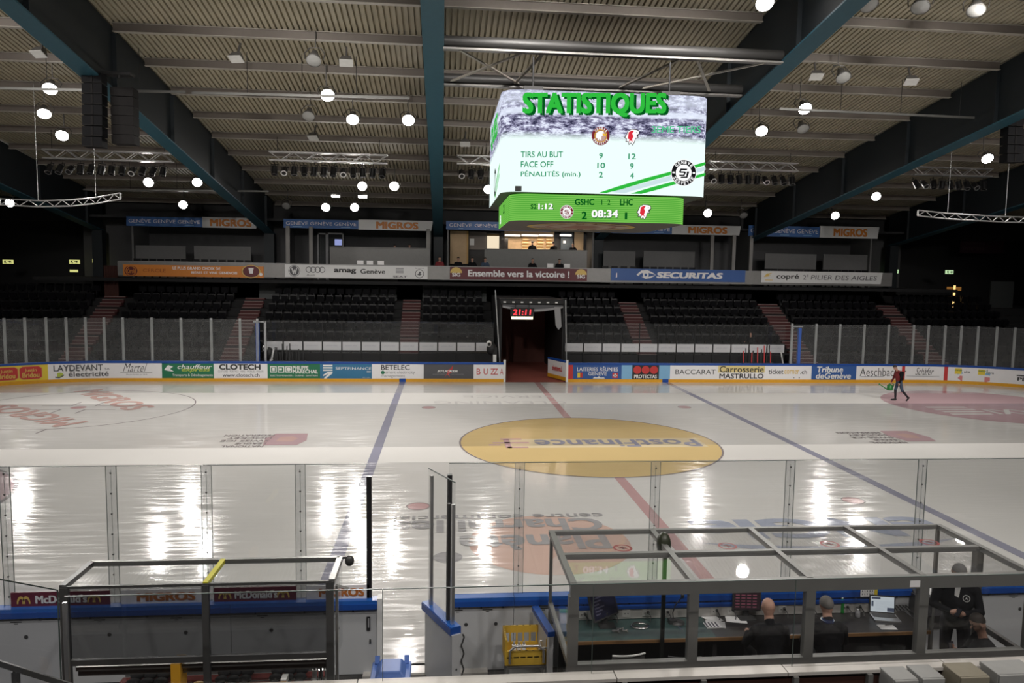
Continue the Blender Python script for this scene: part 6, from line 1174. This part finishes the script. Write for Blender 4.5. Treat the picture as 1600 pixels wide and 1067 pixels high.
seated('grey-haired person in black with a blue collar seated at the desk, seen from behind',.24,-15.72,-.08,cloth_k,hair_g,lean=.08,neckband=I_lbl)
# seated person with a phone at the right end
g,R_=person('dark-haired person in black seated low at the right end of the booth, holding a phone',(2.08,-16.34,.10),1.25)
hd=V((0,.14,1.20)); hf=V((0,1,-.55))
P=[('e',(0,0,.5),(.19,.17,.13),trous),('c',(0,.0,.56),(0,.05,.8),.17,.18,cloth_k),('e',(0,.05,.8),(.22,.15,.2),cloth_k),('c',(-.15,.06,.94),(.15,.06,.94),.085,.085,cloth_k),('c',(0,.07,1.0),(0,.11,1.12),.058,.056,skin)]+head(hd,hf)
for q in (-1,1):
    P += [('c',(q*.2,.06,.93),(q*.3,.16,.68),.07,.055,cloth_k),('c',(q*.3,.16,.68),(q*.07-.12,.38,.80),.053,.036,cloth_k)]+hand((q*.07-.12,.38,.80),(-q*.3,.8,.5),(-q,-.2,.4),(0,-.4,.7),curl=.5)
    P += [('c',(q*.1,0,.5),(q*.2,.42,.5),.095,.068,trous),('c',(q*.2,.42,.5),(q*.2,.4,.13),.066,.045,trous),('c',(q*.2,.38,.06),(q*.22,.56,.04),.05,.038,shoe)]
body('body',g,P,R_,.0085); child('hair',g,haircap(hd,hf,hair_d),R_); child('face_details',g,face(hd,hf),R_)
pc_=V((2.08,-16.34,.10))+R_.to_3x3()@V((-.12,.47,.87)); m=MB(); m.bar(pc_-Z*.06+Y*.0,pc_+Z*.07+Y*.04,.075,.012,M('phone',(.03,.03,.04),.2)); m.bar(pc_-Z*.05-Y*.008,pc_+Z*.06+Y*.03,.062,.004,M('phone_picture',(.14,.13,.13),.2)); o=m.build('mobile_phone'); tag(o,'mobile phone with a picture held by the seated person at right','phone')
# standing person with cap
g,R_=person('standing person in black jacket with round badge and grey cap looking at a phone',(2.0,-15.8,.17),2.55)
hd=V((0,.06,1.63)); hf=V((0,1,-.6))
P=[('e',(0,0,.95),(.18,.14,.14),trous),('c',(0,0,1.0),(0,.0,1.22),.165,.18,cloth_k),('e',(0,.01,1.25),(.215,.14,.23),cloth_k),('c',(-.17,0,1.40),(.17,0,1.40),.088,.088,cloth_k),('c',(0,.0,1.42),(0,.03,1.5),.075,.066,cloth_k),('c',(0,.01,1.46),(0,.05,1.58),.056,.056,skin)]+head(hd,hf)
for q in (-1,1):
    el=V((q*.28,.05,1.12)); wr=V((q*.08,.32,1.16)); P += [('c',(q*.21,0,1.39),el,.072,.056,cloth_k),('c',el,wr,.054,.038,cloth_k)]+hand(wr,(-q*.45,.75,.15),(-q*.3,.0,1),(-q*.9,.2,0),curl=.55)
    P += [('c',(q*.095,0,.93),(q*.11,.02,.5),.095,.065,trous),('c',(q*.11,.02,.5),(q*.12,-.02,.1),.063,.045,trous),('c',(q*.12,-.03,.05),(q*.13,.17,.04),.05,.036,shoe)]
body('body',g,P,R_,.0085); child('face_details',g,face(hd,hf),R_)
m=haircap(hd,hf,capm,False,1.12); f=hf.normalized(); s_=f.cross(Z).normalized(); u_=s_.cross(f); c=hd+f*.08+u_*.075; m.add([c-s_*.075,c+s_*.075,c+s_*.06+f*.085-u_*.015,c+f*.105-u_*.012,c-s_*.06+f*.085-u_*.015],[(0,1,2,3,4)],capm); child('cap',g,m,R_)
m=MB(); m.flat((-.1,.150,1.32),-X,Z,[(.045*math.cos(i*.3927),.05*math.sin(i*.3927)) for i in range(16)],I_wht,.012); m.flat((-.1,.150,1.32),-X,Z,[(.036*math.cos(i*.3927),.04*math.sin(i*.3927)) for i in range(16)],cloth_k,.014); m.flat((-.1,.150,1.32),-X,Z,[(-.02,-.02),(.0,.025),(.02,-.02),(.0,-.005)],I_wht,.016); child('badge',g,m,R_)
m=MB(); m.flat((.01,.125,1.40),-X,Z,[(-.03,-.07),(.02,-.09),(.035,.06),(-.03,.07)],I_wht,.03); child('shirt_front',g,m,R_)
pw=V((2.0,-15.8,.17))+R_.to_3x3()@V((0,.43,1.2)); m=MB(); m.bar(pw-V((.04,.02,.03)),pw+V((.04,.02,.05)),.06,.012,M('phone',(.03,.03,.04),.2)); o=m.build('mobile_phone'); tag(o,'dark mobile phone in the hands of the standing person with the cap','phone')
# man walking over the ice with a watering can
p=atZ(1403,626,0); g,R_=person('person in red and black jacket walking across the ice with a green watering can',(p.x,p.y,.008),1.5)
hd=V((0,.22,1.60)); hf=V((0,1,-.75))
P=[('e',(0,0,.93),(.17,.14,.14),jean),('c',(0,.0,.98),(0,.06,1.25),.155,.17,redj),('e',(0,.06,1.25),(.2,.135,.22),redj),('c',(-.16,.08,1.38),(.16,.08,1.38),.085,.085,redj),('c',(0,.1,1.42),(0,.17,1.53),.056,.055,skin)]+head(hd,hf)
P += [('c',(-.2,.07,1.37),(-.24,.02,1.1),.068,.055,cloth_k),('c',(-.24,.02,1.1),(-.22,.1,.88),.053,.038,cloth_k)]+hand((-.22,.1,.88),(0,.15,-1),(0,1,.2),(1,0,0),curl=.4)
P += [('c',(.2,.07,1.37),(.25,.12,1.1),.068,.055,redj),('c',(.25,.12,1.1),(.24,.24,.88),.053,.038,redj)]+hand((.24,.24,.88),(0,.15,-1),(0,1,.2),(-1,0,0),curl=.9)
P += [('c',(.095,0,.9),(.1,.1,.5),.092,.064,jean),('c',(.1,.1,.5),(.1,.08,.11),.062,.046,trous),('c',(.1,.06,.05),(.1,.27,.035),.048,.036,shoe)]
P += [('c',(-.095,0,.9),(-.1,-.12,.5),.092,.064,jean),('c',(-.1,-.12,.5),(-.1,-.42,.17),.062,.046,trous),('c',(-.1,-.46,.16),(-.1,-.36,.02),.046,.036,shoe)]
body('body',g,P,R_,.012); child('hair',g,haircap(hd,hf,hair_d),R_); child('face_details',g,face(hd,hf),R_)
m=MB(); m.bar((-.1,-.09,1.0),(-.1,-.06,1.42),.2,.02,cloth_k); m.ell((-.06,-.03,1.2),.17,.075,.25,cloth_k); child('black_back_panel',g,m,R_)
L0=V((p.x,p.y,.008)); W_=lambda v: L0+R_.to_3x3()@V(v)
wg=M('watering_can_green',(.03,.22,.05),.35); g=thing('watering_can','green watering can carried by the walking person','watering can',tuple(W_((.24,.3,.48)))); m=MB(); m.lathe([(0,0),(.13,0),(.14,.02),(.13,.24),(.06,.27),(.05,.3)],W_((.24,.3,.46)),Z,wg,18); m.build('tank',g); m=MB(); m.tube(W_((.24,.42,.5)),W_((.24,.78,.72)),.03,wg,10,.018); m.tube(W_((.24,.78,.72)),W_((.24,.84,.76)),.03,wg,10,.045); m.build('spout',g)
m=MB(); m.path([W_((.24,.16,.6)),W_((.24,.1,.74)),W_((.24,.2,.81)),W_((.24,.34,.79)),W_((.24,.42,.7))],.016,wg,8); m.build('handle',g)
# small figures in the gallery, boxes and stand
tiny=[]
def far(px,py,y,label,top=cloth_k,rot=math.pi,hr=hair_d,scale=1.):
    h=atY(px,py,y)                       # py marks the head
    o=seated(label,h.x,y,rot,top,hr,voxel=.028,z0=5.45 if y==24.6 and py<410 else h.z-1.3); return o
far(716,406,24.6,'seated person at the press desk, left of the open wooden door'); far(738,406,24.6,'seated person at the press desk below the notice'); far(758,404,24.6,'seated person in blue at the press desk below the bright window',jean); far(832,405,24.6,'seated person at the press desk under the middle of the lit box'); far(874,406,24.6,'seated person at the press desk below the dark door')
far(832,379,28.0,'person silhouetted against the shelves of the lit box',rot=0); far(895,382,28.0,'person at the right end of the lit box, before the warm wall'); far(866,380,28.,'person with back turned near the right shelves of the lit box',rot=.4); far(687,402,24.6,'seated person in the dark gap at the left end of the red banner',redj); far(640,384,28.8,'barely visible person in the dark box with the small screen'); far(617,385,28.8,'second barely visible person in the dark box with the small screen')
far(312,462,25.9,'seated blond person in the dark at the back of the stand, left',hr=M('hair_blond',(.25,.17,.06),.7)); far(1174,521,19.25,'person in black leaning over the glass behind the right far bench',rot=2.2); far(814,438,25.9,'person under the middle of the red banner',hr=hair_g); far(901,439,25.9,'pale-haired person under the right end of the red banner',hr=M('hair_white',(.4,.38,.36),.7)); far(916,441,25.9,'person in tan under the right sun emblem',M('cloth_tan',(.2,.13,.07),.8)); far(945,438,25.9,'person standing below the gap right of the red banner')
# laptops on the press desk
for i,(px,py) in enumerate(((563,410),(578,409),(595,410),(886,410),(860,411))):
    p=atY(px,py,23.3); g=thing('press_laptop','small pale laptop lid on the press desk, %s from the left'%ORD[i],'laptop',(p.x,23.3,6.26),'press desk laptops'); m=MB(); m.bx(p.x-.2,p.x+.2,23.28,23.3,6.26,6.52,I_pgr); m.build('lid',g); m=MB(); m.bx(p.x-.2,p.x+.2,23.3,23.5,6.26,6.28,I_mgr); m.build('base',g)
